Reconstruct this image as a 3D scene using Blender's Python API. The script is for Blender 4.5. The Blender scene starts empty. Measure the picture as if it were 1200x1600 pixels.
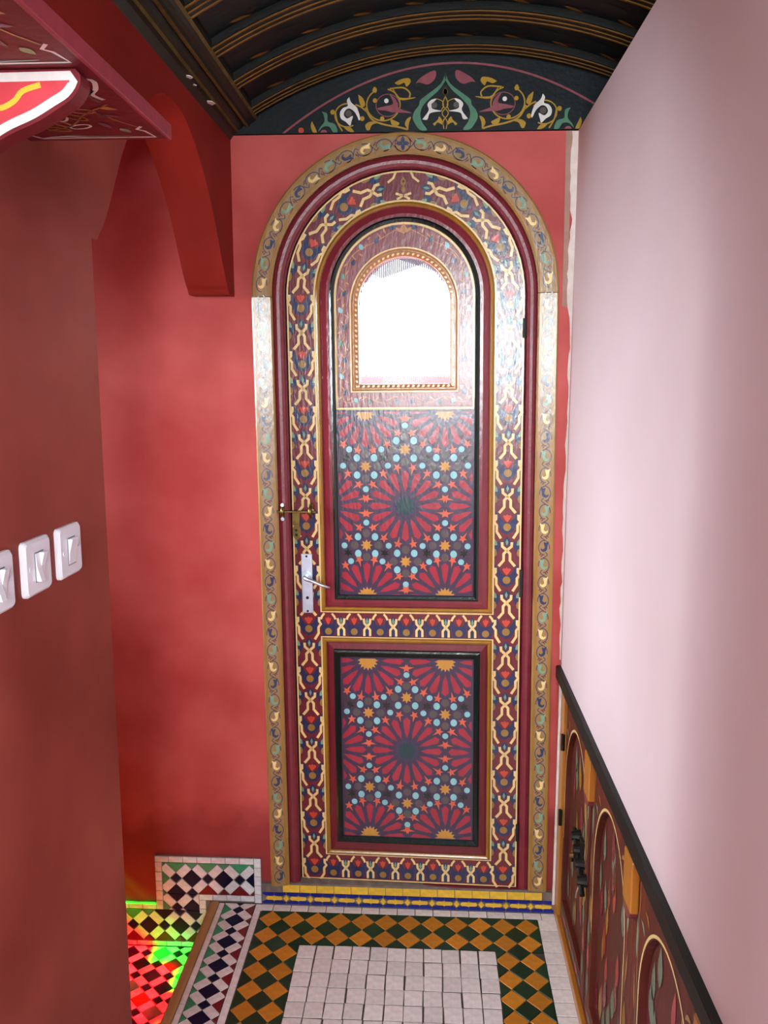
import bpy, bmesh, math, random
from mathutils import Vector, Matrix, Euler
random.seed(7)
PI = math.pi
sc = bpy.context.scene
COL = sc.collection

# ------------------------------------------------------------------ camera, world, light, exposure
HC = 1.675
cam_d = bpy.data.cameras.new('camera')
cam_d.sensor_fit = 'VERTICAL'; cam_d.sensor_height = 24.0
cam_d.lens = 1330.0 / 1600.0 * 24.0
cam_d.clip_start = 0.02
cam = bpy.data.objects.new('camera', cam_d); COL.objects.link(cam)
cam.location = (0, 0, HC)
cam.rotation_euler = (math.radians(90 - 9.0), 0, math.radians(3.1))
sc.camera = cam

w = bpy.data.worlds.new('daylight'); sc.world = w; w.use_nodes = True
bgn = w.node_tree.nodes['Background']
bgn.inputs[0].default_value = (0.86, 0.93, 1.0, 1); bgn.inputs[1].default_value = 3.0

def light(name, kind, loc, direction, energy, color=(1, 1, 1), size=(1, 1), spread=None):
    d = bpy.data.lights.new(name, kind); d.energy = energy; d.color = color
    if kind == 'AREA':
        d.shape = 'RECTANGLE'; d.size, d.size_y = size
        if spread: d.spread = math.radians(spread)
    o = bpy.data.objects.new(name, d); COL.objects.link(o)
    o.location = loc
    o.rotation_euler = Vector(direction).to_track_quat('-Z', 'Y').to_euler()
    return o
# sun that falls through the small coloured window of the side passage
SUN = light('sun', 'SUN', (-5, 2, 5), (1.0, 0.05, -1.0), 25.0, (1.0, 0.95, 0.86)); SUN.data.angle = math.radians(0.9)
# daylight of the window behind the camera and of the side passage's upper window
light('daylight_rear_window', 'AREA', (0.19, -1.72, 1.97), (-0.03, 1, -0.12), 29, (0.86, 0.97, 1.0), (0.38, 0.92))
light('daylight_passage_window', 'AREA', (-2.16, 1.90, 1.80), (1, 0.04, -0.28), 4.5, (0.78, 0.94, 1.0), (0.60, 0.62), 64)
light('fill_side_light', 'AREA', (-0.60, -1.15, 1.65), (1, 0.75, -0.1), 32.0, (0.86, 0.97, 1.0), (0.62, 0.80))  # added fill light, brightens the near part of the pink wall

sc.view_settings.view_transform = 'Standard'
sc.view_settings.look = 'None'
sc.view_settings.gamma = 1.0
sc.view_settings.use_curve_mapping = False
sc.view_settings.exposure = 1.42
sc.cycles.max_bounces = 10
sc.cycles.diffuse_bounces = 6
sc.cycles.transparent_max_bounces = 12
sc.cycles.caustics_reflective = False
sc.cycles.caustics_refractive = False
sc.cycles.sample_clamp_indirect = 6.0
sc.cycles.use_denoising = True

# ------------------------------------------------------------------ materials
def lin(c):
    return tuple(((v / 255) / 12.92 if v / 255 <= 0.04045 else ((v / 255 + 0.055) / 1.055) ** 2.4) for v in c) + (1,)
MATS = {}
def mat(name, rgb, rough=0.5, var=0.12, scale=14.0, bump=0.0, bscale=60.0, metal=0.0, obj_var=0.0, rgb2=None, spec=0.5, coat=0.0, stretch=(1, 1, 1)):
    if name in MATS: return MATS[name]
    m = bpy.data.materials.new(name); m.use_nodes = True; MATS[name] = m
    nt = m.node_tree; N = nt.nodes; L = nt.links
    b = N['Principled BSDF']
    b.inputs['Roughness'].default_value = rough; b.inputs['Metallic'].default_value = metal
    b.inputs['Specular IOR Level'].default_value = spec
    if coat: b.inputs['Coat Weight'].default_value = coat; b.inputs['Coat Roughness'].default_value = 0.16
    tc = N.new('ShaderNodeTexCoord'); mp = N.new('ShaderNodeMapping'); mp.inputs['Scale'].default_value = stretch
    L.new(tc.outputs['Object'], mp.inputs[0])
    no = N.new('ShaderNodeTexNoise'); no.inputs['Scale'].default_value = scale; no.inputs['Detail'].default_value = 6
    L.new(mp.outputs[0], no.inputs['Vector'])
    rp = N.new('ShaderNodeValToRGB'); L.new(no.outputs['Fac'], rp.inputs[0])
    c = lin(rgb)
    c2 = lin(rgb2) if rgb2 else tuple(min(1, v * (1 + var)) for v in c[:3]) + (1,)
    c1 = c if rgb2 else tuple(v * (1 - var) for v in c[:3]) + (1,)
    rp.color_ramp.elements[0].position = 0.32; rp.color_ramp.elements[1].position = 0.68
    rp.color_ramp.elements[0].color = c1; rp.color_ramp.elements[1].color = c2
    out = rp.outputs[0]
    if obj_var:
        oi = N.new('ShaderNodeObjectInfo'); mr = N.new('ShaderNodeMapRange')
        mr.inputs[3].default_value = 1 - obj_var; mr.inputs[4].default_value = 1 + obj_var
        L.new(oi.outputs['Random'], mr.inputs[0])
        hs = N.new('ShaderNodeHueSaturation'); L.new(mr.outputs[0], hs.inputs['Value']); L.new(out, hs.inputs['Color']); out = hs.outputs[0]
    L.new(out, b.inputs['Base Color'])
    if bump:
        n2 = N.new('ShaderNodeTexNoise'); n2.inputs['Scale'].default_value = bscale; n2.inputs['Detail'].default_value = 4
        L.new(mp.outputs[0], n2.inputs['Vector'])
        bp = N.new('ShaderNodeBump'); bp.inputs['Strength'].default_value = bump; bp.inputs['Distance'].default_value = 0.004
        L.new(n2.outputs['Fac'], bp.inputs['Height']); L.new(bp.outputs[0], b.inputs['Normal'])
        if coat: L.new(bp.outputs[0], b.inputs['Coat Normal'])
    return m

def paint(name, rgb, rough=0.30, var=0.10):
    return mat(name, rgb, rough, var, 40.0, 0.22, 120.0, stretch=(1, 1, 0.35), coat=0.45)

# tadelakt plaster
RED = mat('red_plaster', (150, 36, 28), 0.55, scale=4.5, rgb2=(176, 54, 45), bump=0.10, bscale=26, spec=0.3)
REDB = mat('red_plaster_weathered', (172, 55, 51), 0.55, scale=3.2, rgb2=(206, 92, 88), bump=0.10, bscale=26, spec=0.3)
BROWN = mat('red_brown_plaster', (130, 48, 36), 0.6, scale=3.0, rgb2=(164, 76, 64), bump=0.06, bscale=18, spec=0.25)
ARCHR = mat('red_plaster_shaded', (128, 28, 20), 0.6, scale=4.5, rgb2=(150, 40, 30), bump=0.10, bscale=26, spec=0.25)  # red darkened for the arch and beam: their shade is in the colour
def add_damp_band(m):
    # an old damp stain just above the skirting, with a ragged upper edge of its own
    nt = m.node_tree; N = nt.nodes; L = nt.links; b = N['Principled BSDF']
    src = b.inputs['Base Color'].links[0].from_socket
    tc = N.new('ShaderNodeTexCoord'); sp = N.new('ShaderNodeSeparateXYZ'); L.new(tc.outputs['Object'], sp.inputs[0])
    no = N.new('ShaderNodeTexNoise'); no.inputs['Scale'].default_value = 7; no.inputs['Detail'].default_value = 8; L.new(tc.outputs['Object'], no.inputs['Vector'])
    ma = N.new('ShaderNodeMath'); ma.operation = 'MULTIPLY_ADD'; ma.inputs[1].default_value = -0.28; L.new(no.outputs['Fac'], ma.inputs[0]); L.new(sp.outputs['Z'], ma.inputs[2])
    mr = N.new('ShaderNodeMapRange'); mr.inputs[1].default_value = 0.20; mr.inputs[2].default_value = 0.12; L.new(ma.outputs[0], mr.inputs[0])
    mx = N.new('ShaderNodeMix'); mx.data_type = 'RGBA'; mx.blend_type = 'MULTIPLY'
    L.new(mr.outputs[0], mx.inputs[0]); L.new(src, mx.inputs[6]); mx.inputs[7].default_value = (0.60, 0.48, 0.55, 1)
    L.new(mx.outputs[2], b.inputs['Base Color'])
add_damp_band(REDB)
PINK = mat('pale_pink_plaster', (214, 186, 191), 0.62, scale=2.2, rgb2=(220, 195, 201), bump=0.03, bscale=20)
WHITEP = mat('bare_white_plaster', (222, 205, 196), 0.8, scale=30, rgb2=(236, 226, 220), bump=0.3, bscale=80)
GROUT = mat('dark_grout', (70, 58, 54), 0.9, 0.25, 40)
GROUTW = mat('pale_grout', (120, 105, 98), 0.9, 0.25, 40)
def tilem(name, rgb, rough=0.28, ov=0.14, var=0.12, spec=0.3): return mat(name, rgb, rough + 0.06, var, 55, 0.12, 45, obj_var=ov, spec=spec)
T_WHITE = tilem('tile_white', (226, 213, 211), 0.35, 0.08)
T_BWHITE = tilem('tile_bright_white', (222, 218, 222), 0.25, 0.06)
T_OCHRE = tilem('tile_ochre', (196, 122, 36), 0.3, 0.16)
T_GREEN = tilem('tile_dark_green', (20, 50, 30), 0.22, 0.25)
T_NAVY = tilem('tile_navy', (18, 18, 46), 0.34, 0.25, spec=0.12)
T_MGREEN = tilem('tile_mid_green', (58, 140, 100), 0.25, 0.14)
T_DRED = tilem('tile_dark_red', (112, 22, 30), 0.25, 0.14)
T_YELLOW = tilem('tile_yellow', (232, 186, 66), 0.28, 0.08)
T_BLUE = tilem('tile_blue', (26, 34, 128), 0.22, 0.15)
# paints of the door
MAROON = paint('paint_maroon', (112, 30, 40))
MAROON2 = paint('paint_maroon_moulding', (128, 38, 50), 0.26)
OCHRE = paint('paint_ochre', (156, 106, 28), 0.36)
GOLDT = paint('paint_tan_gold', (152, 118, 68), 0.36)
CREAM = paint('paint_cream', (240, 206, 140))
NAVY = paint('paint_navy', (30, 42, 84))
DOTO = paint('paint_dull_ochre', (158, 116, 52))
HEART = paint('paint_coral', (206, 72, 52))
TEAL = paint('paint_sage', (120, 158, 132))
BLACKG = paint('paint_black_green', (16, 30, 28), 0.25)
DARKP = paint('paint_dark_plum', (66, 44, 62), 0.32)
DLINE = paint('paint_slate_line', (62, 46, 84))
PETAL = paint('paint_crimson', (166, 34, 52))
ORANGE = paint('paint_orange', (216, 94, 62))
SKYB = paint('paint_pale_blue', (138, 192, 196))
GREYB = paint('paint_grey_brown', (86, 76, 72))
GREYG = mat('paint_grey_green', (104, 108, 88), 0.5, 0.15, 40, 0.2, 90)
STARG = paint('paint_star_gold', (198, 138, 52))
CENTRE = paint('paint_dark_teal', (18, 58, 62))
VINEBG = paint('paint_rose_maroon', (136, 62, 66))
VINE = paint('paint_rose_gold', (196, 130, 84))
WHITEPT = paint('paint_white', (232, 226, 222))
PINKL = paint('paint_dusty_rose', (146, 74, 84))
YGOLD = paint('paint_mustard', (178, 138, 34))
SAGE = paint('paint_sea_green', (82, 132, 104))
VAULT = mat('paint_vault_blue_black', (7, 17, 22), 0.5, 0.3, 12, 0.2, 90, spec=0.25)
VAULT2 = mat('paint_vault_rib', (14, 13, 8), 0.5, 0.3, 12, 0.2, 90, spec=0.25)
GILT = mat('paint_dull_gilt', (118, 80, 26), 0.5, 0.25, 30, 0.2, 90, spec=0.3)
TYMPBG = mat('paint_tympanum_dark', (12, 18, 22), 0.5, 0.2, 12, 0.2, 90, spec=0.25)
FADED = mat('paint_faded_rose', (52, 22, 18), 0.5, 0.3, 30, spec=0.25)
FADED2 = mat('paint_faded_teal', (14, 30, 36), 0.5, 0.3, 30, spec=0.25)
OLIVE = mat('paint_olive_gilt', (92, 74, 30), 0.5, 0.3, 30, 0.2, 90, spec=0.3)
SHELFR = mat('paint_shelf_red', (112, 28, 36), 0.5, 0.12, 30, 0.2, 90, spec=0.25)
SHELFE = mat('paint_shelf_edge', (156, 62, 74), 0.5, 0.1, 30, 0.2, 90, spec=0.3)
CORNG = mat('paint_cornice_green', (20, 27, 18), 0.5, 0.3, 20, 0.2, 90, spec=0.3)
BRASS = mat('aged_brass', (128, 108, 62), 0.35, 0.25, 60, metal=1.0)
STEEL = mat('brushed_steel', (214, 222, 238), 0.42, 0.06, 60, metal=1.0)
IRON = mat('black_iron', (36, 32, 30), 0.45, 0.3, 60, metal=0.7, bump=0.3)
BLACKR = mat('black_rail_paint', (18, 18, 16), 0.5, 0.2, 30, spec=0.3)
CABOCHRE = paint('paint_cabinet_ochre', (172, 104, 26), 0.45)
CABRED = mat('cabinet_red_wood', (70, 18, 12), 0.5, scale=16, rgb2=(98, 32, 14), bump=0.2, bscale=80, stretch=(1, 1, 0.25))
CABIN = mat('cabinet_panel_wood', (68, 30, 14), 0.5, scale=14, rgb2=(90, 18, 18), bump=0.2, bscale=80, stretch=(1, 1, 0.25))
WOODN = mat('worn_wood', (150, 104, 60), 0.6, scale=30, rgb2=(178, 130, 78), bump=0.3, bscale=90, stretch=(1, 0.1, 1))
PLASTIC = mat('white_plastic', (238, 240, 248), 0.3, 0.02, 10)
BLACKSLOT = mat('dark_slot', (14, 12, 12), 0.7, 0.1, 10)

def glass_mat(name, color, transparent=True):
    m = bpy.data.materials.new(name); m.use_nodes = True
    nt = m.node_tree; N = nt.nodes; L = nt.links
    N.remove(N['Principled BSDF']); out = N['Material Output']
    if transparent:
        t = N.new('ShaderNodeBsdfTransparent'); t.inputs[0].default_value = color
        g = N.new('ShaderNodeBsdfGlossy'); g.inputs['Roughness'].default_value = 0.05
        mx = N.new('ShaderNodeMixShader'); mx.inputs[0].default_value = 0.06
        L.new(t.outputs[0], mx.inputs[1]); L.new(g.outputs[0], mx.inputs[2]); L.new(mx.outputs[0], out.inputs[0])
    else:
        g = N.new('ShaderNodeBsdfRefraction'); g.inputs['IOR'].default_value = 1.4; g.inputs['Roughness'].default_value = 0.03
        g.inputs[0].default_value = color
        t = N.new('ShaderNodeBsdfTranslucent'); t.inputs[0].default_value = color
        gl = N.new('ShaderNodeBsdfGlossy'); gl.inputs['Roughness'].default_value = 0.08
        mx = N.new('ShaderNodeMixShader'); mx.inputs[0].default_value = 0.02
        m2 = N.new('ShaderNodeMixShader'); m2.inputs[0].default_value = 0.05
        L.new(g.outputs[0], mx.inputs[1]); L.new(t.outputs[0], mx.inputs[2]); L.new(mx.outputs[0], m2.inputs[1]); L.new(gl.outputs[0], m2.inputs[2]); L.new(m2.outputs[0], out.inputs[0])
    return m

# ------------------------------------------------------------------ mesh helpers
def mesh_obj(name, verts, faces, mats, parent=None, fm=None, smooth=False):
    me = bpy.data.meshes.new(name)
    me.from_pydata([tuple(v) for v in verts], [], faces)
    if not isinstance(mats, (list, tuple)): mats = [mats]
    for m in mats: me.materials.append(m)
    if fm: me.polygons.foreach_set('material_index', fm)
    if smooth: me.polygons.foreach_set('use_smooth', [True] * len(faces))
    me.validate(); me.update()
    bm = bmesh.new(); bm.from_mesh(me); bmesh.ops.recalc_face_normals(bm, faces=bm.faces); bm.to_mesh(me); bm.free()
    o = bpy.data.objects.new(name, me); COL.objects.link(o); o.parent = parent
    return o
def flat_obj(name, verts, faces, mats, parent=None, fm=None):     # keeps the given winding
    me = bpy.data.meshes.new(name); me.from_pydata([tuple(v) for v in verts], [], faces)
    if not isinstance(mats, (list, tuple)): mats = [mats]
    for m in mats: me.materials.append(m)
    if fm: me.polygons.foreach_set('material_index', fm)
    me.update()
    o = bpy.data.objects.new(name, me); COL.objects.link(o); o.parent = parent
    return o
class MB:
    def __init__(s): s.v = []; s.f = []
    def box(s, x0, x1, y0, y1, z0, z1):
        b = len(s.v)
        s.v += [(x0, y0, z0), (x1, y0, z0), (x1, y1, z0), (x0, y1, z0), (x0, y0, z1), (x1, y0, z1), (x1, y1, z1), (x0, y1, z1)]
        s.f += [tuple(b + i for i in q) for q in ((0, 3, 2, 1), (4, 5, 6, 7), (0, 1, 5, 4), (1, 2, 6, 5), (2, 3, 7, 6), (3, 0, 4, 7))]
        return s
    def prism(s, poly, h0, h1, fn):          # poly 2D (u,v), extruded in h; fn(u,v,h)->xyz
        b = len(s.v); n = len(poly)
        s.v += [fn(u, v, h0) for u, v in poly] + [fn(u, v, h1) for u, v in poly]
        s.f.append(tuple(range(b, b + n))); s.f.append(tuple(range(b + 2 * n - 1, b + n - 1, -1)))
        for i in range(n):
            j = (i + 1) % n; s.f.append((b + i, b + j, b + n + j, b + n + i))
        return s
    def tube(s, pts, r, n=10, caps=True):
        pts = [Vector(p) for p in pts]; b = len(s.v)
        rs = r if isinstance(r, (list, tuple)) else [r] * len(pts)
        prev = None
        for i, p in enumerate(pts):
            d = (pts[min(i + 1, len(pts) - 1)] - pts[max(i - 1, 0)]).normalized()
            a = prev if prev else (Vector((0, 0, 1)) if abs(d.z) < 0.9 else Vector((1, 0, 0)))
            x = (a - d * a.dot(d)).normalized(); y = d.cross(x); prev = x
            for k in range(n):
                t = 2 * PI * k / n; s.v.append(p + x * (math.cos(t) * rs[i]) + y * (math.sin(t) * rs[i]))
        for i in range(len(pts) - 1):
            for k in range(n):
                k2 = (k + 1) % n
                s.f.append((b + i * n + k, b + i * n + k2, b + (i + 1) * n + k2, b + (i + 1) * n + k))
        if caps:
            s.f.append(tuple(range(b + n - 1, b - 1, -1))); e = b + (len(pts) - 1) * n; s.f.append(tuple(range(e, e + n)))
        return s
    def rings(s, rings, closed=True):        # loft between rings of equal length
        b = len(s.v); n = len(rings[0])
        for r in rings: s.v += [tuple(p) for p in r]
        for i in range(len(rings) - 1):
            for k in range(n if closed else n - 1):
                k2 = (k + 1) % n
                s.f.append((b + i * n + k, b + i * n + k2, b + (i + 1) * n + k2, b + (i + 1) * n + k))
        return s
    def build(s, name, m, parent=None, smooth=False, bevel=0.0):
        o = mesh_obj(name, s.v, s.f, m, parent, smooth=smooth)
        if bevel:
            md = o.modifiers.new('bevel', 'BEVEL'); md.width = bevel; md.segments = 2; md.limit_method = 'ANGLE'
        return o
def empty(name, loc=(0, 0, 0)):
    o = bpy.data.objects.new(name, None); COL.objects.link(o); o.location = loc; o.empty_display_size = 0.1
    return o
def tag(o, label, cat, group=None):
    o['label'] = label; o['category'] = cat
    if group: o['group'] = group
    return o
def struct(o, label=None):
    o['kind'] = 'structure'
    if label: o['label'] = label
    return o
def stuff(o, label=None):
    o['kind'] = 'stuff'
    if label: o['label'] = label
    return o

# --- flat painting: polygons and strokes laid on a surface
def clip_poly(poly, x0, x1, y0, y1):
    for ax, lim, sgn in ((0, x0, 1), (0, x1, -1), (1, y0, 1), (1, y1, -1)):
        out = []
        for i in range(len(poly)):
            a = poly[i]; b = poly[(i + 1) % len(poly)]
            da = (a[ax] - lim) * sgn; db = (b[ax] - lim) * sgn
            if da >= 0: out.append(a)
            if (da > 0 and db < 0) or (da < 0 and db > 0):
                t = da / (da - db); out.append((a[0] + (b[0] - a[0]) * t, a[1] + (b[1] - a[1]) * t))
        poly = out
        if len(poly) < 3: return []
    return poly
def area2(p): return sum(p[i][0] * p[(i + 1) % len(p)][1] - p[(i + 1) % len(p)][0] * p[i][1] for i in range(len(p))) / 2
def smooth_pts(pts, n=6):                      # Catmull-Rom
    out = []
    for i in range(len(pts) - 1):
        p0 = pts[max(i - 1, 0)]; p1 = pts[i]; p2 = pts[i + 1]; p3 = pts[min(i + 2, len(pts) - 1)]
        for k in range(n):
            t = k / n
            out.append(tuple(0.5 * (2 * p1[a] + (p2[a] - p0[a]) * t + (2 * p0[a] - 5 * p1[a] + 4 * p2[a] - p3[a]) * t * t + (3 * p1[a] - p0[a] - 3 * p2[a] + p3[a]) * t ** 3) for a in (0, 1)))
    out.append(tuple(pts[-1])); return out
class Paint:
    def __init__(s, fn=lambda u, v: (u, 0, v), clip=None, step=0.0004, nrm=(0, -1, 0)):
        s.fn = fn; s.clip = clip; s.mats = []; s.v = []; s.f = []; s.fm = []; s.step = step; s.nrm = nrm
    def poly(s, pts, m, layer=1):
        pts = list(pts)
        if s.clip: pts = clip_poly(pts, *s.clip)
        if len(pts) < 3: return
        if m not in s.mats: s.mats.append(m)
        b = len(s.v); h = layer * s.step
        P3 = [Vector(s.fn(u, v)) + Vector(s.nrm) * h for u, v in pts]
        s.v += P3
        n = Vector((0, 0, 0))
        for i in range(1, len(P3) - 1): n += (P3[i] - P3[0]).cross(P3[i + 1] - P3[0])
        idx = list(range(b, b + len(pts)))
        if n.dot(Vector(s.nrm)) < 0: idx.reverse()
        s.f.append(tuple(idx)); s.fm.append(s.mats.index(m))
    def fan(s, c, pts, m, layer=1):
        for i in range(len(pts)): s.poly([c, pts[i], pts[(i + 1) % len(pts)]], m, layer)
    def disc(s, c, r, m, layer=1, n=14, ry=None):
        s.poly([(c[0] + r * math.cos(2 * PI * k / n), c[1] + (ry or r) * math.sin(2 * PI * k / n)) for k in range(n)], m, layer)
    def stroke(s, pts, wd, m, layer=1, taper=False, closed=False):
        n = len(pts); L = []; R = []
        for i, p in enumerate(pts):
            a = pts[(i - 1) % n] if closed else pts[max(i - 1, 0)]; b = pts[(i + 1) % n] if closed else pts[min(i + 1, n - 1)]
            dx, dy = b[0] - a[0], b[1] - a[1]; l = math.hypot(dx, dy) or 1
            ww = wd / 2 * ((0.25 + 0.75 * math.sin(PI * min(1, max(0, i / (n - 1))))) if taper else 1)
            L.append((p[0] - dy / l * ww, p[1] + dx / l * ww)); R.append((p[0] + dy / l * ww, p[1] - dx / l * ww))
        for i in range(n if closed else n - 1):
            j = (i + 1) % n
            s.poly([L[i], L[j], R[j], R[i]], m, layer)
    def leaf(s, c, ln, wd, ang, m, layer=1, bend=0.0):
        n = 7; up = []; dn = []
        for k in range(n + 1):
            t = k / n; x = ln * (t - 0.5); ww = wd / 2 * math.sin(PI * t ** 0.8); y = bend * ln * math.sin(PI * t)
            up.append((x, y + ww)); dn.append((x, y - ww))
        pts = up + dn[-2:0:-1]; ca, sa = math.cos(ang), math.sin(ang)
        s.poly([(c[0] + x * ca - y * sa, c[1] + x * sa + y * ca) for x, y in pts], m, layer)
    def build(s, name, parent=None, label=None):
        o = flat_obj(name, s.v, s.f, s.mats, parent, s.fm)
        return stuff(o, label)

def star_pts(c, r, r2, n, rot=0.0):
    return [(c[0] + (r if k % 2 == 0 else r2) * math.sin(rot + PI * k / n), c[1] + (r if k % 2 == 0 else r2) * math.cos(rot + PI * k / n)) for k in range(2 * n)]

# --- tiles: small chamfered prisms, mesh shared between alike pieces
TCACHE = {}
def tile(poly, m, parent, plane, name='tile', thick=0.006, gap=0.0007, lift=0.0, jit=0.35):
    a = area2(poly)
    if abs(a) < 2e-5: return
    if a < 0: poly = poly[::-1]
    cx = sum(p[0] for p in poly) / len(poly); cy = sum(p[1] for p in poly) / len(poly)
    q = [(p[0] - cx, p[1] - cy) for p in poly]
    key = (tuple((round(x, 4), round(y, 4)) for x, y in q), m.name, thick)
    me = TCACHE.get(key)
    if me is None:
        n = len(q)
        def inset(d):
            out = []
            for i in range(n):
                p0, p1, p2 = Vector(q[i - 1]), Vector(q[i]), Vector(q[(i + 1) % n])
                e1 = (p1 - p0).normalized(); e2 = (p2 - p1).normalized()
                n1 = Vector((-e1.y, e1.x)); n2 = Vector((-e2.y, e2.x))
                k = 1 + n1.dot(n2)
                o = (n1 + n2) / max(k, 0.25) * d
                out.append(p1 + o)
            return out
        A = inset(gap); B = inset(gap + 0.0009)
        v = [(p.x, p.y, -thick) for p in A] + [(p.x, p.y, -0.0008) for p in A] + [(p.x, p.y, 0) for p in B]
        f = [tuple(range(2 * n, 3 * n))]
        for r in (0, 1):
            for i in range(n):
                j = (i + 1) % n; f.append((r * n + i, r * n + j, (r + 1) * n + j, (r + 1) * n + i))
        me = bpy.data.meshes.new(name); me.from_pydata(v, [], f); me.materials.append(m); me.update(); TCACHE[key] = me
    o = bpy.data.objects.new(name, me); COL.objects.link(o); o.parent = parent
    j1 = math.radians(random.uniform(-jit, jit)); j2 = math.radians(random.uniform(-jit, jit))
    if plane[0] == 'floor':
        o.location = (cx, cy, plane[1] + lift); o.rotation_euler = (j1, j2, 0)
    else:
        o.location = (cx, plane[1] - lift, cy); o.rotation_euler = (PI / 2 + j1, j2, 0)
    return o

def mosaic(region, origin, a, b, color, parent, plane, vert=True, small=0.84, thick=0.006):
    """rotated net of large squares, small squares and oblong tiles between them, clipped to the region"""
    x0, x1, y0, y1 = region; s = math.sqrt(0.5); per = a + b
    R = max(x1 - x0, y1 - y0) * 1.5
    n = int(R / per) + 2
    def tr(u, v): return (origin[0] + (u - v) * s, origin[1] + (u + v) * s)
    for i in range(-n, n + 1):
        for j in range(-n, n + 1):
            cu, cv = i * per, j * per
            for kind, (du, dv, wu, wv) in (('big', (0, 0, a, a)), ('small', (per / 2, per / 2, b, b)), ('white', (per / 2, 0, b, a)), ('white', (0, per / 2, a, b))):
                u, v = cu + du, cv + dv
                c = tr(u, v)
                if not (x0 - a < c[0] < x1 + a and y0 - a < c[1] < y1 + a): continue
                k = small if kind == 'small' else 1.0
                p = [tr(u + sx * wu / 2 * k, v + sy * wv / 2 * k) for sx, sy in ((-1, -1), (1, -1), (1, 1), (-1, 1))]
                p = clip_poly(p, x0, x1, y0, y1)
                if len(p) < 3 or abs(area2(p)) < 3e-5: continue
                tile(p, color(kind, c, i, j), parent, plane, thick=thick)

# ------------------------------------------------------------------ the setting
D = 2.5            # plane of the door wall
XL = -0.568        # face of the left wall and of the arch
XLI = -0.684       # its inner face, and the edge of the step
XR = 0.40          # pink wall
ZV = 2.345         # top of the walls, springing of the vault
ZLOW = -0.166      # landing of the side passage
DX = -0.058; DROT = math.radians(-0.6)
SPR = 1.905        # springing of the door arch
def outline(hw, zb, spr=SPR, R=None, n=36, nb=8, ns=10):
    """closed arch outline, from bottom left up over the arch to bottom right and back; constant count"""
    R = R or hw; p = []
    for k in range(ns): p.append((-hw, zb + (spr - zb) * k / ns))
    for k in range(n + 1):
        t = PI - PI * k / n; p.append((hw * math.cos(t), spr + R * math.sin(t)))
    for k in range(1, ns + 1): p.append((hw, spr + (zb - spr) * k / ns))
    for k in range(1, nb): p.append((hw - 2 * hw * k / nb, zb))
    return p
def rect_outline(hw, zb, zt): return [(-hw, zb), (-hw, zt), (hw, zt), (hw, zb)]

# back wall with the arched door opening (hole in leaning door coordinates)
def door_xz(x, z): return (DX + x * math.cos(DROT) + z * math.sin(DROT), z * math.cos(DROT) - x * math.sin(DROT))
hole = [door_xz(x, z) for x, z in outline(0.372, 0.075)]
# project the hole outline outwards to the wall's rectangle to obtain a matching ring
bx0, bx1, bz0, bz1 = -2.3, 0.75, -0.30, ZV
def to_rect(p):
    cx, cz = DX, 1.1
    dx, dz = p[0] - cx, p[1] - cz
    t = min((bx1 - cx) / dx if dx > 1e-6 else 1e9, (bx0 - cx) / dx if dx < -1e-6 else 1e9, (bz1 - cz) / dz if dz > 1e-6 else 1e9, (bz0 - cz) / dz if dz < -1e-6 else 1e9)
    return (cx + dx * t, cz + dz * t)
outer = [to_rect(p) for p in hole]
for c in ((bx0, bz0), (bx0, bz1), (bx1, bz1), (bx1, bz0)):       # snap nearest ring point to each corner
    i = min(range(len(outer)), key=lambda k: (outer[k][0] - c[0]) ** 2 + (outer[k][1] - c[1]) ** 2); outer[i] = c
mb = MB()
mb.rings([[(x, D, z) for x, z in outer], [(x, D, z) for x, z in hole], [(x, D + 0.14, z) for x, z in hole], [(x, D + 0.14, z) for x, z in outer], [(x, D, z) for x, z in outer]])
struct(mb.build('wall_back', REDB), 'rough red plaster wall around the arched painted door')
struct(MB().box(-2.3, 0.75, D + 0.025, D + 0.14, ZV, 2.75).build('wall_gable', REDB), 'upper end wall behind the painted half-round panel')

# pink wall on the right, with the ledge on top
wallr = struct(MB().box(XR, 0.75, 0.20, D, 0.80, ZV).box(0.455, 0.75, 0.20, D, -0.1, 0.80).box(XR, 0.75, -1.9, 0.20, -0.1, ZV).build('wall_right', PINK), 'smooth pale pink plaster wall on the right')
# peeling plaster in the corner beside the door
def ragged(pts, h0, h1, name, m):
    MB().prism(pts, h0, h1, lambda x, z, h: (x, D - h, z)).build(name, m, wallr)
left = []; zz = 2.343
while zz > 0.83:
    a = 0.384 if zz > 1.86 else 0.3945
    left.append((a + random.uniform(-0.0035, 0.0025) + (0.004 if 2.05 < zz < 2.12 else 0), zz)); zz -= random.uniform(0.012, 0.04)
ragged([(XR + 0.001, 2.343)] + left + [(XR + 0.001, left[-1][1])], 0.0, 0.0025, 'peeling_plaster', WHITEP)
ragged([(0.366, 2.344), (0.383, 2.344), (0.3835, 2.10), (0.384, 1.87), (0.370, 1.875), (0.369, 2.1)], 0.0, 0.0018, 'plaster_strip', mat('grey_beige_filler', (176, 138, 122), 0.8, 0.1, 30))
mb = MB().box(XLI, XL, -1.9, -0.75, -0.3, 1.20).box(XLI, XL, -1.9, -0.75, 2.10, 2.20).box(XLI, XL, -1.9, -1.50, 1.20, 2.10).box(XLI, XL, -0.80, -0.75, 1.20, 2.10)
struct(mb.build('wall_left_rear', BROWN), 'left wall behind the viewer, with an opening for the added fill window')
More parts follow.
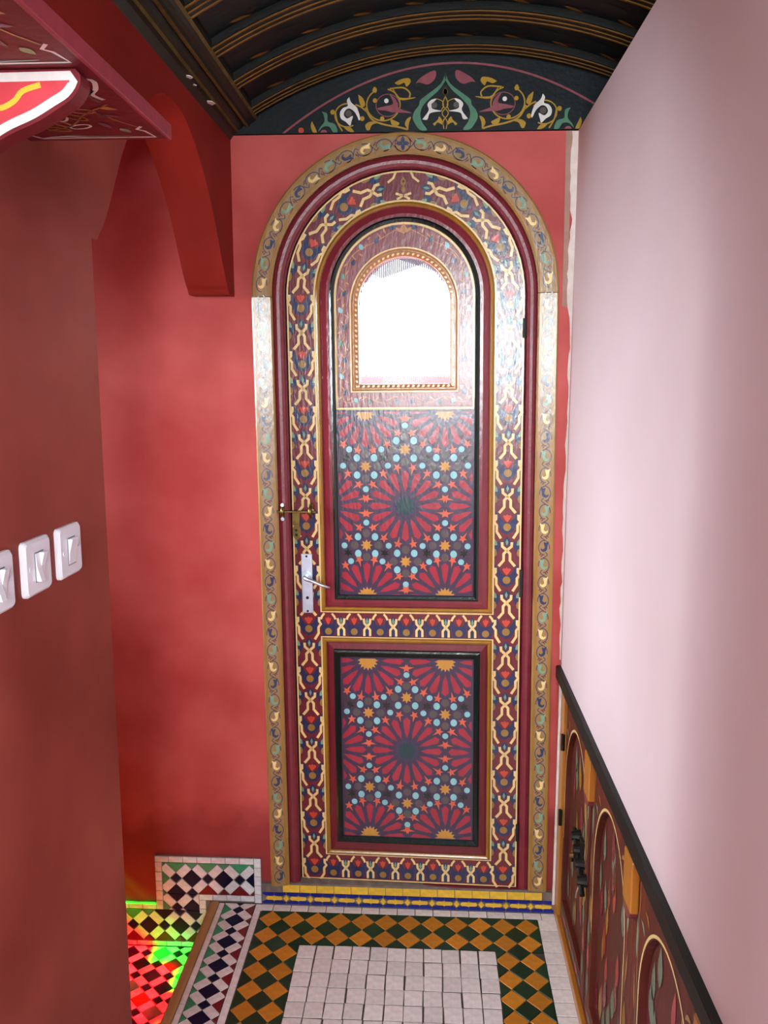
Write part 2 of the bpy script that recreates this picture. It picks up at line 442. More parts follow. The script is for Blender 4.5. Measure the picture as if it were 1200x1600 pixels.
# the arch over the side passage and the beam-like wall above it
ay = [0.0, 0.05, 0.10, 0.16, 0.21, 0.26, 0.30, 0.34, 0.375, 0.405, 0.432, 0.455, 0.470, 0.482]
az = [2.272, 2.270, 2.258, 2.230, 2.200, 2.160, 2.122, 2.078, 2.032, 1.990, 1.955, 1.930, 1.918, 1.905]
cyA = 1.955
half = smooth_pts([(cyA + a, z) for a, z in zip(ay, az)], 4)
full = [(2 * cyA - y, z) for y, z in reversed(half[1:])] + half
full[0] = (1.47, 1.905)
near = [q for q in full if q[0] < cyA and q[1] < 2.20]
k = len(near); q0, q1 = full[k - 1], full[k]; t = (2.20 - q0[1]) / (q1[1] - q0[1]); cut = (q0[0] + (q1[0] - q0[0]) * t, 2.20)
# left wall behind the switches, with the near springing of the arch
struct(MB().prism([(-0.75, -0.3), (1.448, -0.3), (1.448, 1.905)] + near + [cut, (-0.75, 2.20)], XLI, XL, lambda y, z, x: (x, y, z)).build('wall_left', BROWN), 'red-brown plaster wall carrying the light switches')
full = [cut] + full[k:]
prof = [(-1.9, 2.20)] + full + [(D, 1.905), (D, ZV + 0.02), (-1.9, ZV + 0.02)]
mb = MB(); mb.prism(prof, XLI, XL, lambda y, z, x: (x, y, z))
struct(mb.build('wall_arch', ARCHR), 'red arch and wall band over the side passage, shade put into the colour')
# side passage shell
struct(MB().box(-2.3, XLI, 1.30, 1.448, -0.3, 2.45).build('wall_passage', RED), 'red plaster side of the passage nearest the viewer')
mb = MB()
Y0, Y1 = 1.448, D
mb.box(-2.32, -2.22, Y0, Y1, -0.3, 1.02); mb.box(-2.32, -2.22, Y0, Y1, 1.42, 1.46); mb.box(-2.32, -2.22, Y0, Y1, 2.14, 2.45)
mb.box(-2.32, -2.22, Y0, 1.72, 1.02, 1.42); mb.box(-2.32, -2.22, 2.46, Y1, 1.02, 1.42)
mb.box(-2.32, -2.22, Y0, 1.58, 1.46, 2.14); mb.box(-2.32, -2.22, 2.26, Y1, 1.46, 2.14)
struct(mb.build('wall_passage_end', RED), 'end wall of the side passage with its two windows')
struct(MB().box(-2.32, XLI, 1.3, D + 0.1, 2.40, 2.48).build('ceiling_passage', RED), 'red ceiling of the side passage')
# wall and window behind the viewer
mb = MB()
mb.box(XLI, -0.03, -1.9, -1.78, -0.1, 2.6); mb.box(0.40, 0.75, -1.9, -1.78, -0.1, 2.6)
mb.box(-0.03, 0.40, -1.9, -1.78, -0.1, 1.47); mb.box(-0.03, 0.40, -1.9, -1.78, 2.47, 2.7)
struct(mb.build('wall_rear', BROWN), 'wall with a window behind the viewer')
FROST = glass_mat('frosted_window_glass', (0.9, 0.95, 1, 1), False)
wn = struct(MB().box(-0.03, 0.40, -1.86, -1.85, 1.47, 2.47).build('window_2', FROST), 'frosted window behind the viewer')
mb = MB(); mb.box(-0.03, 0.0, -1.87, -1.80, 1.47, 2.47); mb.box(0.37, 0.40, -1.87, -1.80, 1.47, 2.47); mb.box(0.0, 0.37, -1.87, -1.80, 1.47, 1.51); mb.box(0.0, 0.37, -1.87, -1.80, 2.43, 2.47)
mb.build('window_frame', WOODN, wn)
struct(MB().box(-0.66, -0.65, -1.50, -0.80, 1.20, 2.10).build('window_fill', FROST), 'added frosted side window for the fill light behind the viewer')  # unseen window added to hold the fill for the pink wall
wn = struct(MB().box(-2.30, -2.29, 1.58, 2.26, 1.46, 2.14).build('window_3', FROST), 'frosted upper window of the side passage')

# coloured-glass window of the side passage
wn = struct(empty('window_4', (0, 0, 0)), 'small window of coloured panes in the side passage')
gcol = {'r': (1.0, 0.055, 0.09, 1), 'g': (0.10, 0.95, 0.12, 1), 'y': (0.85, 0.95, 0.05, 1), 'o': (1.0, 0.25, 0.10, 1)}
gm = {k: glass_mat('coloured_glass_' + n, gcol[k]) for k, n in (('r', 'red'), ('g', 'green'), ('y', 'yellow'), ('o', 'orange'))}
rows = ['rrorgg', 'rrrrrg', 'rygrrr', 'ryorrr']      # top row lands nearest the step
py0, py1, pz0, pz1 = 1.72, 2.46, 1.02, 1.42
for r in range(4):
    for c in range(6):
        a0 = py0 + (py1 - py0) * c / 6; a1 = py0 + (py1 - py0) * (c + 1) / 6
        b1 = pz1 - (pz1 - pz0) * r / 4; b0 = pz1 - (pz1 - pz0) * (r + 1) / 4
        MB().box(-2.272, -2.268, a0 + 0.004, a1 - 0.004, b0 + 0.004, b1 - 0.004).build('pane', gm[rows[r][c]], wn)
mb = MB()
for c in range(7):
    a = py0 + (py1 - py0) * c / 6; mb.box(-2.277, -2.263, a - 0.005, a + 0.005, pz0, pz1)
for r in range(5):
    b = pz0 + (pz1 - pz0) * r / 4; mb.box(-2.276, -2.264, py0, py1, b - 0.005, b + 0.005)
mb.build('window_lattice', IRON, wn)

# vaulted ceiling
VC = 0.08; VZ = 2.562; VR = 1.16
def vz(x, off=0.0): return VZ + off - VR + math.sqrt(max(VR * VR - (x - VC) ** 2, 0.01))
def arc_strip(y0, y1, o0, o1, n=40, x0=-0.492, x1=0.72):
    mb = MB(); xs = [x0 + (x1 - x0) * k / n for k in range(n + 1)]
    rings_ = []
    for (y, o) in ((y0, o0), (y1, o0), (y1, o1), (y0, o1), (y0, o0)):
        rings_.append([(x, y, vz(x, o)) for x in xs])
    b = mb
    b.rings(rings_, closed=False)
    m = n + 1
    b.f.append((0, m, 2 * m, 3 * m)); b.f.append((n, m + n, 2 * m + n, 3 * m + n))
    return mb
ceil = struct(arc_strip(-1.9, D + 0.02, 0.0, 0.10, 48, -0.62, 0.78).build('ceiling', VAULT), 'dark blue-green painted barrel vault')
ribs_y = [2.445 - 0.212 * k for k in range(20)]
for k, y in enumerate(ribs_y):
    if y < -1.7: break
    rb = arc_strip(y - 0.028, y + 0.028, -0.020, 0.004).build('ceiling_rib', VAULT2, ceil)
    for dy, wd, oo in ((-0.025, 0.0030, -0.022), (0.0, 0.0022, -0.022), (0.022, 0.0030, -0.022)):
        arc_strip(y + dy - wd, y + dy + wd, oo, -0.018, 36).build('gilt_line', GILT, rb)
    # little faded sprigs painted between the ribs
    if k < 8:
        P = Paint(lambda u, v, y=y: (u, y + v, vz(u, -0.0006)), nrm=(0, 0, -1))
        for q in range(9):
            u = -0.42 + q * 0.125
            P.leaf((u, -0.040), 0.05, 0.014, 0.3, GILT, 1); P.leaf((u + 0.025, -0.050), 0.030, 0.012, -0.5, FADED, 2); P.leaf((u - 0.03, -0.10), 0.06, 0.014, 0.15, FADED2, 1)
        P.build('painted_sprigs', ceil)
# moulded cornice along the left springing of the vault
prof = [(-0.60, 2.30), (-0.566, 2.335), (-0.556, 2.349), (-0.548, 2.350), (-0.545, 2.358), (-0.535, 2.362), (-0.528, 2.372), (-0.520, 2.366), (-0.513, 2.366), (-0.510, 2.374), (-0.500, 2.378), (-0.490, 2.386), (-0.488, 2.400), (-0.496, 2.46), (-0.60, 2.46)]
mb = MB(); mb.prism(prof, -1.9, D, lambda x, z, y: (x, y, z))
cor = struct(mb.build('trim_1', CORNG), 'dark green moulded cornice under the vault')
def strip_line(pa, pb, y0, y1, off=0.0012):
    mb = MB(); (xa, za), (xb, zb) = pa, pb
    n = Vector((zb - za, 0, xa - xb)).normalized()
    if n.z > 0: n = -n
    pr = [(xa, za), (xb, zb), (xb + n.x * off, zb + n.z * off), (xa + n.x * off, za + n.z * off)]
    return mb.prism(pr, y0, y1, lambda x, z, y: (x, y, z))
strip_line((-0.5465, 2.3505), (-0.5445, 2.3585), -1.8, D - 0.002).build('gilt_line', OLIVE, cor)
strip_line((-0.5205, 2.3660), (-0.5125, 2.3660), -1.8, D - 0.002).build('gilt_line', OLIVE, cor)
strip_line((-0.4935, 2.3835), (-0.4885, 2.3895), -1.8, D - 0.002).build('gilt_line', OLIVE, cor)
for y, s in ((2.02, 1.0), (2.08, 0.5), (2.20, 1.4)):
    q = [(0, 0), (0.008 * s, 0.004), (0.011 * s, 0.016 * s), (0.004, 0.024 * s), (-0.003, 0.012 * s)]
    MB().prism(q, 0, 0.0015, lambda u, v, h, y=y: (-0.5555 + u, y + v, 2.3475 - h)).build('plaster_chip', WHITEP, cor)

# ------------------------------------------------------------------ floors
floor = struct(MB().box(XLI, XR + 0.02, -1.9, D, -0.28, -0.0035).build('floor', GROUT), 'tiled floor in front of the door')
FX0, FX1 = -0.378, 0.207                   # white field
p = 0.0725                                 # diagonal of the ochre and green tiles
BX0, BX1 = -0.523, 0.347                   # outer sides of the checked border (12 p)
BY1 = 2.452; py = 0.0785; FYB = BY1 - 2 * py             # border's back edge, field's back edge
FLN = 1.62                                 # tiles are laid singly down to here
PL = ('floor', 0.0)
# white field
tw = (FX1 - FX0) / 11
for i in range(11):
    for j in range(13):
        y1 = FYB - j * tw * 1.10; y0 = y1 - tw * 1.10 + 0.0010
        if y0 < FLN - 0.02: break
        jx = random.uniform(-0.0012, 0.0012); jy = random.uniform(-0.0012, 0.0012); e = [random.uniform(-0.0010, 0.0010) for _ in range(8)]
        x0 = FX0 + i * tw + jx; x1 = x0 + tw
        tile([(x0 + e[0], y0 + jy + e[1]), (x1 + e[2], y0 + jy + e[3]), (x1 + e[4], y1 + jy + e[5]), (x0 + e[6], y1 + jy + e[7])], T_WHITE, floor, PL, gap=0.0017)
# checked border: ochre at half-integer nodes, green at integer nodes
def in_border(cx, cy): return True
for i in range(0, 25):
    for j in range(0, 30):
        cx = BX0 + i * p / 2; cy = BY1 - j * py / 2
        if cy < FLN - p: continue
        if (i + j) % 2: continue
        m = T_OCHRE if i % 2 == 1 else T_GREEN
        h = py / 2
        dia = [(cx - p / 2, cy), (cx, cy - h), (cx + p / 2, cy), (cx, cy + h)]
        for reg in ((BX0, BX1, FYB, BY1), (BX0, FX0, FLN, FYB), (FX1, BX1, FLN, FYB)):
            # tiles crossing from the back border into a side border stay whole
            q = clip_poly(dia, *reg)
            if len(q) < 3 or abs(area2(q)) < 5e-5: continue
            if reg[3] == FYB and (BX0 < cx < FX0 or FX1 < cx < BX1) and cy + h > FYB + 1e-6: continue
            if reg[2] == FYB and cy - h < FYB - 1e-6 and (BX0 + 1e-6 < cx < FX0 - 1e-6 or FX1 + 1e-6 < cx < BX1 - 1e-6): q = dia
            tile(q, m, floor, PL)
# white rows: behind the border, right of it, and the two lines beside the mosaic strip
nx = 17
for i in range(nx):
    x0 = -0.545 + i * (0.418 + 0.545) / nx; x1 = -0.545 + (i + 1) * (0.418 + 0.545) / nx
    tile([(x0, BY1), (x1, BY1), (x1, 2.484), (x0, 2.484)], T_WHITE, floor, PL, gap=0.0011)
y = BY1
while y > FLN:
    tile([(BX1, y - 0.051), (0.418, y - 0.051), (0.418, y), (BX1, y)], T_WHITE, floor, PL, gap=0.0019); y -= 0.051
for (x0, x1) in ((-0.666, -0.648), (-0.547, -0.525)):
    y = 2.484
    while y > FLN:
        tile([(x0, y - 0.075), (x1, y - 0.075), (x1, y), (x0, y)], T_WHITE, floor, PL, gap=0.0010); y -= 0.075
def strip_col(kind, c, i, j):
    if kind == 'white': return T_WHITE
    if c[0] < -0.628: return T_MGREEN
    if c[0] > -0.567: return T_DRED
    return T_NAVY
mosaic((-0.647, -0.548, FLN, 2.484), (-0.5975, 2.40), 0.045, 0.0285, strip_col, floor, PL)
MB().box(XLI - 0.012, -0.6665, 1.0, D - 0.012, -0.045, 0.004).build('wooden_nosing', WOODN, floor, bevel=0.006)
MB().box(XLI + 0.002, XLI + 0.012, 1.0, D, -0.166, -0.045).build('step_riser', T_WHITE, floor)
# plain tiles beyond the part laid singly
struct_floor2 = MB().box(XL, XR + 0.015, -1.8, FLN - 0.004, -0.004, -0.0005).build('tile_field', T_WHITE, floor)

# landing of the side passage
land = struct(MB().box(-2.25, XLI + 0.002, 1.4, D, -0.30, ZLOW - 0.0035).build('floor_landing', GROUTW), 'mosaic floor of the landing one step down')
def land_col(kind, c, i, j):
    if kind == 'white': return T_BWHITE
    if kind == 'small': return T_NAVY
    return [T_NAVY, T_MGREEN, T_NAVY, T_DRED][(i + 2 * j) % 4]
mosaic((-1.14, XLI - 0.001, 1.78, D - 0.012), (-0.80, 2.30), 0.045, 0.0285, land_col, land, ('floor', ZLOW), thick=0.003)

# tiled skirting that steps down with the floor
base = struct(empty('baseboard_back', (0, 0, 0)), 'stepped mosaic skirting on the red wall')
BYP = D - 0.010
mb = MB(); mb.prism([(-0.530, -0.004), (-0.530, 0.152), (-0.876, 0.152), (-0.876, -0.016), (-1.30, -0.016), (-1.30, ZLOW), (-0.700, ZLOW), (-0.700, -0.004)], D - 0.0065, D + 0.004, lambda x, z, y: (x, y, z))
mb.build('mortar_bed', GROUTW, base)
WP = ('wall', BYP)
def row(x0, x1, z0, z1, n, horiz=True):
    for k in range(n):
        if horiz: a = x0 + (x1 - x0) * k / n; b = x0 + (x1 - x0) * (k + 1) / n; tile([(a, z0), (b, z0), (b, z1), (a, z1)], T_BWHITE, base, WP, gap=0.0009, thick=0.009)
        else: a = z0 + (z1 - z0) * k / n; b = z0 + (z1 - z0) * (k + 1) / n; tile([(x0, a), (x1, a), (x1, b), (x0, b)], T_BWHITE, base, WP, gap=0.0009, thick=0.009)
row(-0.876, -0.553, 0.131, 0.152, 7)
row(-0.553, -0.530, -0.003, 0.152, 5, False)
row(-0.876, -0.853, -0.036, 0.131, 5, False)
row(-0.735, -0.553, 0.002, 0.022, 4)
row(-0.735, -0.712, -0.06, 0.002, 2, False)
row(-1.29, -0.876, -0.036, -0.016, 9)
row(-1.29, -0.70, ZLOW, ZLOW + 0.018, 12)
def skirt_col(kind, c, i, j):
    if kind == 'white': return T_BWHITE
    hi = c[1] > 0.105 if c[0] > -0.73 else (c[1] > -0.048 and c[0] < -0.853)
    lo = c[1] < 0.045 if c[0] > -0.735 else c[1] < -0.128
    if c[0] < -0.832 and c[1] > -0.03: return T_MGREEN
    if -0.853 < c[0] <= -0.73 and c[1] > 0.105: return T_MGREEN
    if hi: return T_MGREEN
    if lo: return T_DRED
    if c[0] > -0.748 and c[1] < 0.01 : return T_DRED
    return T_NAVY
org = (-0.652, 0.0765)
mosaic((-0.853, -0.553, 0.022, 0.131), org, 0.045, 0.0285, skirt_col, base, WP, thick=0.009)
mosaic((-0.853, -0.735, -0.036, 0.0215), org, 0.045, 0.0285, skirt_col, base, WP, thick=0.009)
mosaic((-1.29, -0.70, ZLOW + 0.018, -0.0365), (-0.80, -0.092), 0.045, 0.0285, skirt_col, base, WP, thick=0.009)

# threshold under the door: blue and yellow cut tiles with a row of yellow tiles above
thr = struct(empty('trim_2', (0, 0, 0)), 'tiled threshold under the door, blue and yellow')
MB().box(-0.528, 0.412, D - 0.012, D + 0.05, -0.003, 0.070).build('mortar_bed', GROUTW, thr)
TP = ('wall', D - 0.0155)
tx0, tx1 = -0.527, 0.408; nb = 12; tp = (tx1 - tx0) / nb
z0, z1 = 0.001, 0.041; zm = (z0 + z1) / 2
for k in range(nb):
    a = tx0 + k * tp; c = a + tp / 2; b = a + tp
    # small yellow lozenge between, long yellow bar with pointed ends, blue pieces above and below
    if k: tile([(a - 0.0105, zm), (a, zm - 0.0125), (a + 0.0105, zm), (a, zm + 0.0125)], T_YELLOW, thr, TP, thick=0.005, gap=0.0006)
    l = tp / 2 - 0.011
    tile([(c - l, zm), (c - l + 0.006, zm - 0.0068), (c + l - 0.006, zm - 0.0068), (c + l, zm), (c + l - 0.006, zm + 0.0068), (c - l + 0.006, zm + 0.0068)], T_YELLOW, thr, TP, thick=0.005, gap=0.0004)
    tile([(c - 0.009, zm), (c, zm - 0.0100), (c + 0.009, zm), (c, zm + 0.0100)], T_YELLOW, thr, ('wall', D - 0.0158), thick=0.005, gap=0.0004)
    for s in (1, -1):
        for (u0, u1) in ((a, c), (c, b)):
            e0 = 0.011 if u0 == a else 0.0; e1 = 0.011 if u1 == b else 0.0
            pts = [(u0 + e0 * 0.2, zm + s * (z1 - zm)), (u0, zm + s * 0.0140) if e0 else (u0, zm + s * 0.0105), (u0 + max(e0 * 1.1, 0.009), zm + s * 0.0078), (u1 - max(e1 * 1.1, 0.009), zm + s * 0.0078), (u1, zm + s * 0.0140) if e1 else (u1, zm + s * 0.0105), (u1 - e1 * 0.2, zm + s * (z1 - zm))]
            tile(pts, T_BLUE, thr, TP, thick=0.005, gap=0.0005)
ny = 15; yx0, yx1 = -0.46, 0.365
for k in range(ny):
    a = yx0 + (yx1 - yx0) * k / ny; b = yx0 + (yx1 - yx0) * (k + 1) / ny
    tile([(a, 0.043), (b, 0.043), (b, 0.070), (a, 0.070)], T_YELLOW, thr, ('wall', D - 0.0165), thick=0.006, gap=0.0009)
MB().box(-0.46, 0.37, D - 0.016, D + 0.05, 0.070, 0.0765).build('sill', GROUTW, thr)

# ------------------------------------------------------------------ door frame (painted surround)
def path_pt(sgn, s, off, Rc, zb):
    h = SPR - zb
    if s <= h: return (sgn * off, zb + s)
    a = (s - h) / Rc
    return (sgn * off * math.cos(a), SPR + off * math.sin(a))
fr = struct(empty('trim_3', (DX, D, 0)), 'painted door surround with ochre scrollwork'); fr.rotation_euler = (0, DROT, 0)
TPROF = [(0.437, 0.012), (0.437, -0.017), (0.4315, -0.0205), (0.3835, -0.0205), (0.378, -0.017), (0.378, 0.012)]
mb = MB(); N_ = 48
mb.rings([[(hw * math.cos(PI * k / N_), y, SPR + 0.002 + hw * math.sin(PI * k / N_)) for hw, y in TPROF] for k in range(N_ + 1)])
mb.f.append(tuple(range(6))); mb.f.append(tuple(range(N_ * 6, N_ * 6 + 6)))
arch_tr = mb.build('surround_arch', GOLDT, fr)
posts = []
for sgn in (-1, 1):
    mb = MB(); mb.prism([(sgn * hw * (0.997 if hw > 0.42 else 1), y - ((0.0085 if sgn < 0 else 0.0050) if hw > 0.42 and y < 0 else 0.0)) for hw, y in TPROF], 0.074, SPR, lambda x, y, z: (x, y + 0.0015, z))
    posts.append(mb.build('surround_post', GOLDT, fr))
# maroon jamb between surround and leaf
def mould(name, specs, m, parent, spr=SPR, smooth=False, rect=None):
    mb = MB(); rr = []
    for sp in specs:
        if rect: rr.append([(x, sp[-1], z) for x, z in rect_outline(sp[0], sp[1], sp[2])])
        else: rr.append([(x, sp[2], z) for x, z in outline(sp[0], sp[1], spr)])
    mb.rings(rr); return mb.build(name, m, parent, smooth)
mould('jamb', [(0.3795, 0.0745, 0.03), (0.3795, 0.0745, -0.006), (0.374, 0.0747, -0.0105), (0.366, 0.075, -0.0135), (0.358, 0.0752, -0.0125), (0.350, 0.0755, -0.009), (0.3455, 0.076, -0.003), (0.3455, 0.076, 0.052), (0.330, 0.085, 0.052), (0.330, 0.085, 0.062), (0.3795, 0.0745, 0.062)], mat('paint_jamb_maroon', (120, 34, 46), 0.42, 0.12, 40, 0.25, 120, coat=0.12), fr)
def scroll(P, s0, s1, sgn, Rc, zb, phase, mapped):
    cyc = [NAVY, CREAM, TEAL]; L = 0.0530
    n = int(round((s1 - s0) / L)); L = (s1 - s0) / n
    for k in range(n):
        c = s0 + (k + 0.5) * L; d = 1 if k % 2 else -1
        m = cyc[(k + phase) % 3]
        pts = []
        for q in range(22):           # three-quarter ring around the leaf, running into the next
            a = math.radians(-95 + 285 * q / 21)
            pts.append((d * 0.0155 * math.cos(a), c - 0.003 + 0.0215 * math.sin(a)))
        P.stroke([mapped(s, t) for t, s in pts], 0.0026, DLINE, 1)
        P.stroke([mapped(s, t) for t, s in smooth_pts([(-d * 0.003, c + 0.0185), (d * 0.006, c + 0.0245), (d * 0.010, c + 0.030), (d * 0.004, c + 0.036)], 4)], 0.0024, DLINE, 1)
        # comma-shaped leaf
        lf = smooth_pts([(d * 0.010, c - 0.010), (d * 0.002, c - 0.016), (-d * 0.008, c - 0.010), (-d * 0.010, c + 0.002), (-d * 0.013, c + 0.016), (-d * 0.006, c + 0.012), (d * 0.001, c + 0.013), (-d * 0.001, c + 0.003), (-d * 0.002, c - 0.004), (d * 0.003, c - 0.007), (d * 0.008, c - 0.003), (d * 0.010, c - 0.010)], 3)
        P.poly([mapped(s, t) for t, s in lf], m, 2)
        P.disc(mapped(c - 0.004, d * 0.004), 0.0042, DOTO, 3, 8)
        for e in (0.026, 0.030):
            P.leaf(mapped(c + e, -d * (0.006 + (e - 0.026))), 0.010, 0.0035, 0.8 * d, MAROON, 1)
for i, sgn in enumerate((-1, 1)):
    P = Paint(lambda u, v: (u, -0.0190 - (0.0085 if u < 0 else 0.0050) * (abs(u) - 0.3835) / 0.048, v))
    mp = lambda s, t, sgn=sgn: (sgn * (0.4075) + t, 0.074 + s)
    scroll(P, 0.008, SPR - 0.074 - 0.004, sgn, 0.4075, 0.074, i, mp)
    for off in (0.4275, 0.3865): P.stroke([(sgn * off, 0.076), (sgn * off, SPR - 0.002)], 0.0075, OCHRE, 1)
    P.build('painted_scrollwork', posts[i])
P = Paint(lambda u, v: (u, -0.0205, v))
for sgn in (-1, 1):
    mp = lambda s, t, sgn=sgn: path_pt(sgn, s, 0.4075 + sgn * 0 + t * sgn, 0.4075, SPR)
    scroll(P, 0.012, 0.4075 * PI / 2 - 0.022, sgn, 0.4075, SPR, 1 if sgn < 0 else 1, mp)
for off in (0.4275, 0.3865): P.stroke([(off * math.cos(PI * k / 48), SPR + 0.004 + off * math.sin(PI * k / 48)) for k in range(49)], 0.0075, OCHRE, 1)
for k in range(4):                     # four-petalled flower at the crown
    a = k * PI / 2; P.leaf((0.010 * math.cos(a), SPR + 0.4075 + 0.010 * math.sin(a)), 0.019, 0.011, a, NAVY, 2)
P.stroke([(0.0215 * math.cos(2 * PI * k / 24), SPR + 0.4075 + 0.0215 * math.sin(2 * PI * k / 24)) for k in range(24)], 0.0024, MAROON, 1, closed=True)
P.build('painted_scrollwork', arch_tr)

# ------------------------------------------------------------------ door leaf
door = struct(empty('door_1', (DX, D + 0.004, 0)), 'arched wooden door painted all over with star and scroll patterns'); door.rotation_euler = (0, DROT, math.radians(-2.3))
LZ = 0.079; GSP = 1.882; GHW = 0.132; GZ = 1.655
O = outline(0.343, LZ); I = outline(GHW, GZ, GSP)
mb = MB(); mb.rings([[(x, 0.0, z) for x, z in O], [(x, 0.0, z) for x, z in I], [(x, 0.034, z) for x, z in I], [(x, 0.034, z) for x, z in O], [(x, 0.0, z) for x, z in O]])
leafb = mb.build('leaf_board', MAROON, door)
UHW, UZB = 0.2585, 0.972
LHW, LZ0, LZ1 = 0.2585, 0.171, 0.886
# mouldings of the upper panel
mould('ochre_bead', [(UHW, UZB, 0.0), (0.257, UZB + 0.0015, -0.006), (0.252, UZB + 0.006, -0.0085), (0.247, UZB + 0.011, -0.006), (0.2455, UZB + 0.0125, 0.0)], OCHRE, door, smooth=False)
mould('panel_moulding', [(0.2460, UZB + 0.012, -0.001), (0.240, UZB + 0.016, -0.0035), (0.226, UZB + 0.028, -0.0065), (0.217, UZB + 0.037, -0.0065), (0.217, UZB + 0.037, 0.0)], MAROON2, door)
mould('black_border', [(0.2175, 1.0085, 0.0), (0.2165, 1.0095, -0.0095), (0.211, 1.015, -0.0125), (0.204, 1.0225, -0.0095), (0.2025, 1.024, -0.002)], BLACKG, door)
# lower panel
mould('ochre_bead', [(LHW, LZ0, LZ1, 0.0), (0.257, LZ0 + 0.0015, LZ1 - 0.0015, -0.006), (0.252, LZ0 + 0.006, LZ1 - 0.006, -0.0085), (0.247, LZ0 + 0.011, LZ1 - 0.011, -0.006), (0.2455, LZ0 + 0.0125, LZ1 - 0.0125, 0.0)], OCHRE, door, rect=True)
mould('panel_moulding', [(0.246, LZ0 + 0.012, LZ1 - 0.012, -0.001), (0.240, LZ0 + 0.018, LZ1 - 0.016, -0.003), (0.2235, LZ0 + 0.045, LZ1 - 0.034, -0.005), (0.2235, LZ0 + 0.045, LZ1 - 0.034, 0.0)], MAROON, door, rect=True)
mould('black_border', [(0.2235, 0.217, 0.851, 0.0), (0.2225, 0.218, 0.850, -0.013), (0.217, 0.223, 0.845, -0.015), (0.206, 0.234, 0.830, -0.006), (0.204, 0.236, 0.826, -0.003)], BLACKG, door, rect=True)
# window in the leaf
mould('window_moulding', [(0.1575, 1.6315, -0.002), (0.157, 1.632, -0.011), (0.153, 1.636, -0.013), (0.150, 1.639, -0.011), (0.1475, 1.6415, -0.0145), (0.144, 1.645, -0.0125), (0.1345, 1.6535, -0.0065), (0.1325, 1.655, -0.006), (0.1315, 1.656, 0.006)], VINE, door, spr=GSP)
P = Paint(lambda u, v: (u, 0.0, v))
def ringstroke(P, hw, zb, spr, wd, m, y, layer=0):
    f0 = P.fn; P.fn = lambda u, v: (u, y, v)
    P.stroke(outline(hw, zb, spr), wd, m, layer, closed=True); P.fn = f0
ringstroke(P, 0.1547, 1.6343, GSP, 0.0042, CREAM, -0.0142)
ringstroke(P, 0.1462, 1.6427, GSP, 0.0040, OCHRE, -0.0150)
Q = outline(0.139, 1.6495, GSP, n=48)
f0 = P.fn; P.fn = lambda u, v: (u, -0.0112, v); run = 0.0; nxt = 0.0
for k in range(len(Q)):
    a = Q[k]; b = Q[(k + 1) % len(Q)]; L = math.hypot(b[0] - a[0], b[1] - a[1])
    while nxt <= run + L:
        t = (nxt - run) / L
        P.leaf((a[0] + (b[0] - a[0]) * t, a[1] + (b[1] - a[1]) * t), 0.010, 0.0065, math.atan2(b[1] - a[1], b[0] - a[0]) + 0.6, CREAM, 1); nxt += 0.0145
    run += L
P.fn = f0
P.build('painted_window_rim', door)
# fluted glass pane
mb = MB(); nr = 46; per = 6; n = nr * per; ring1 = []; ring2 = []
hw = GHW - 0.0005
for k in range(n + 1):
    x = -hw + 2 * hw * k / n; zt = GSP + math.sqrt(max(hw * hw - x * x, 0)) ; y = 0.012 - 0.0009 * math.cos(2 * PI * k / per)
    ring1.append((x, y, GZ)); ring2.append((x, y, zt + 0.0001))
mb.rings([ring1, ring2, [(x, 0.018, z) for x, y, z in ring2], [(x, 0.018, z) for x, y, z in ring1], ring1], closed=False)
GL = glass_mat('fluted_glass', (0.94, 0.97, 1.0, 1), False)
mb.build('fluted_glass_pane', GL, door)

# painted stiles: the chain of tulips and wishbones
def mirror(pts): return [(-a, b) for a, b in pts]
def chain_cell(P, mp, half=0.039, per=0.1604, keep=lambda v: True):
    """mp(t_metres, v_metres) -> door plane; v along the stile, t across"""
    def T(pts): return [mp(t * half, v * per) for t, v in pts]
    hood = [(0, .26), (.30, .17), (.62, .155), (.92, .10), (.98, -.04), (.86, -.15), (.74, -.06), (.58, .03), (.40, .10), (.16, .13), (0, .05)]
    P.poly(T(hood), NAVY, 1); P.poly(T(mirror(hood)), NAVY, 1)
    bowl = [(0, -.49), (.30, -.46), (.52, -.385), (.60, -.34), (.98, -.255), (.86, -.34), (.74, -.43), (.66, -.56), (.42, -.65), (0, -.70)]
    P.poly(T(bowl), NAVY, 1); P.poly(T(mirror(bowl)), NAVY, 1)
    hrt = [(0, -.475), (.16, -.43), (.34, -.365), (.22, -.335), (.10, -.35), (0, -.315), (-.10, -.35), (-.22, -.335), (-.34, -.365), (-.16, -.43)]
    P.poly(T(hrt), HEART, 2)
    P.poly(T([(math.cos(2 * PI * k / 14) * .30, -.565 + math.sin(2 * PI * k / 14) * .30 * half / per) for k in range(14)]), DOTO, 2)
    P.poly(T([(.0, .215), (.11, .15), (0, .085), (-.11, .15)]), TEAL, 2)
    for s in (1, -1):
        P.poly(T([(s * 1.0, .235), (s * .78, .17), (s * .72, .10), (s * .85, .09), (s * 1.0, .11)]), TEAL, 2)
        P.poly(T([(s * 1.0, .04), (s * .82, .015), (s * .74, -.045), (s * .80, -.10), (s * 1.0, -.135)]), DOTO, 2)
        P.stroke(T([(-s * .37, .155), (-s * .35, .075), (0, .0), (s * .24, -.065), (s * .24, -.19), (s * .62, -.30)]), 0.0082, CREAM, 3)
        P.stroke(T([(s * .84, -.33), (s * .84, -.415), (s * .98, -.465), (s * .78, -.53), (s * .78, -.65), (s * .46, -.775)]), 0.0078, CREAM, 3)
P = Paint(lambda u, v: (u, -0.0004, v))
Rc = 0.3005; L = 0.1604
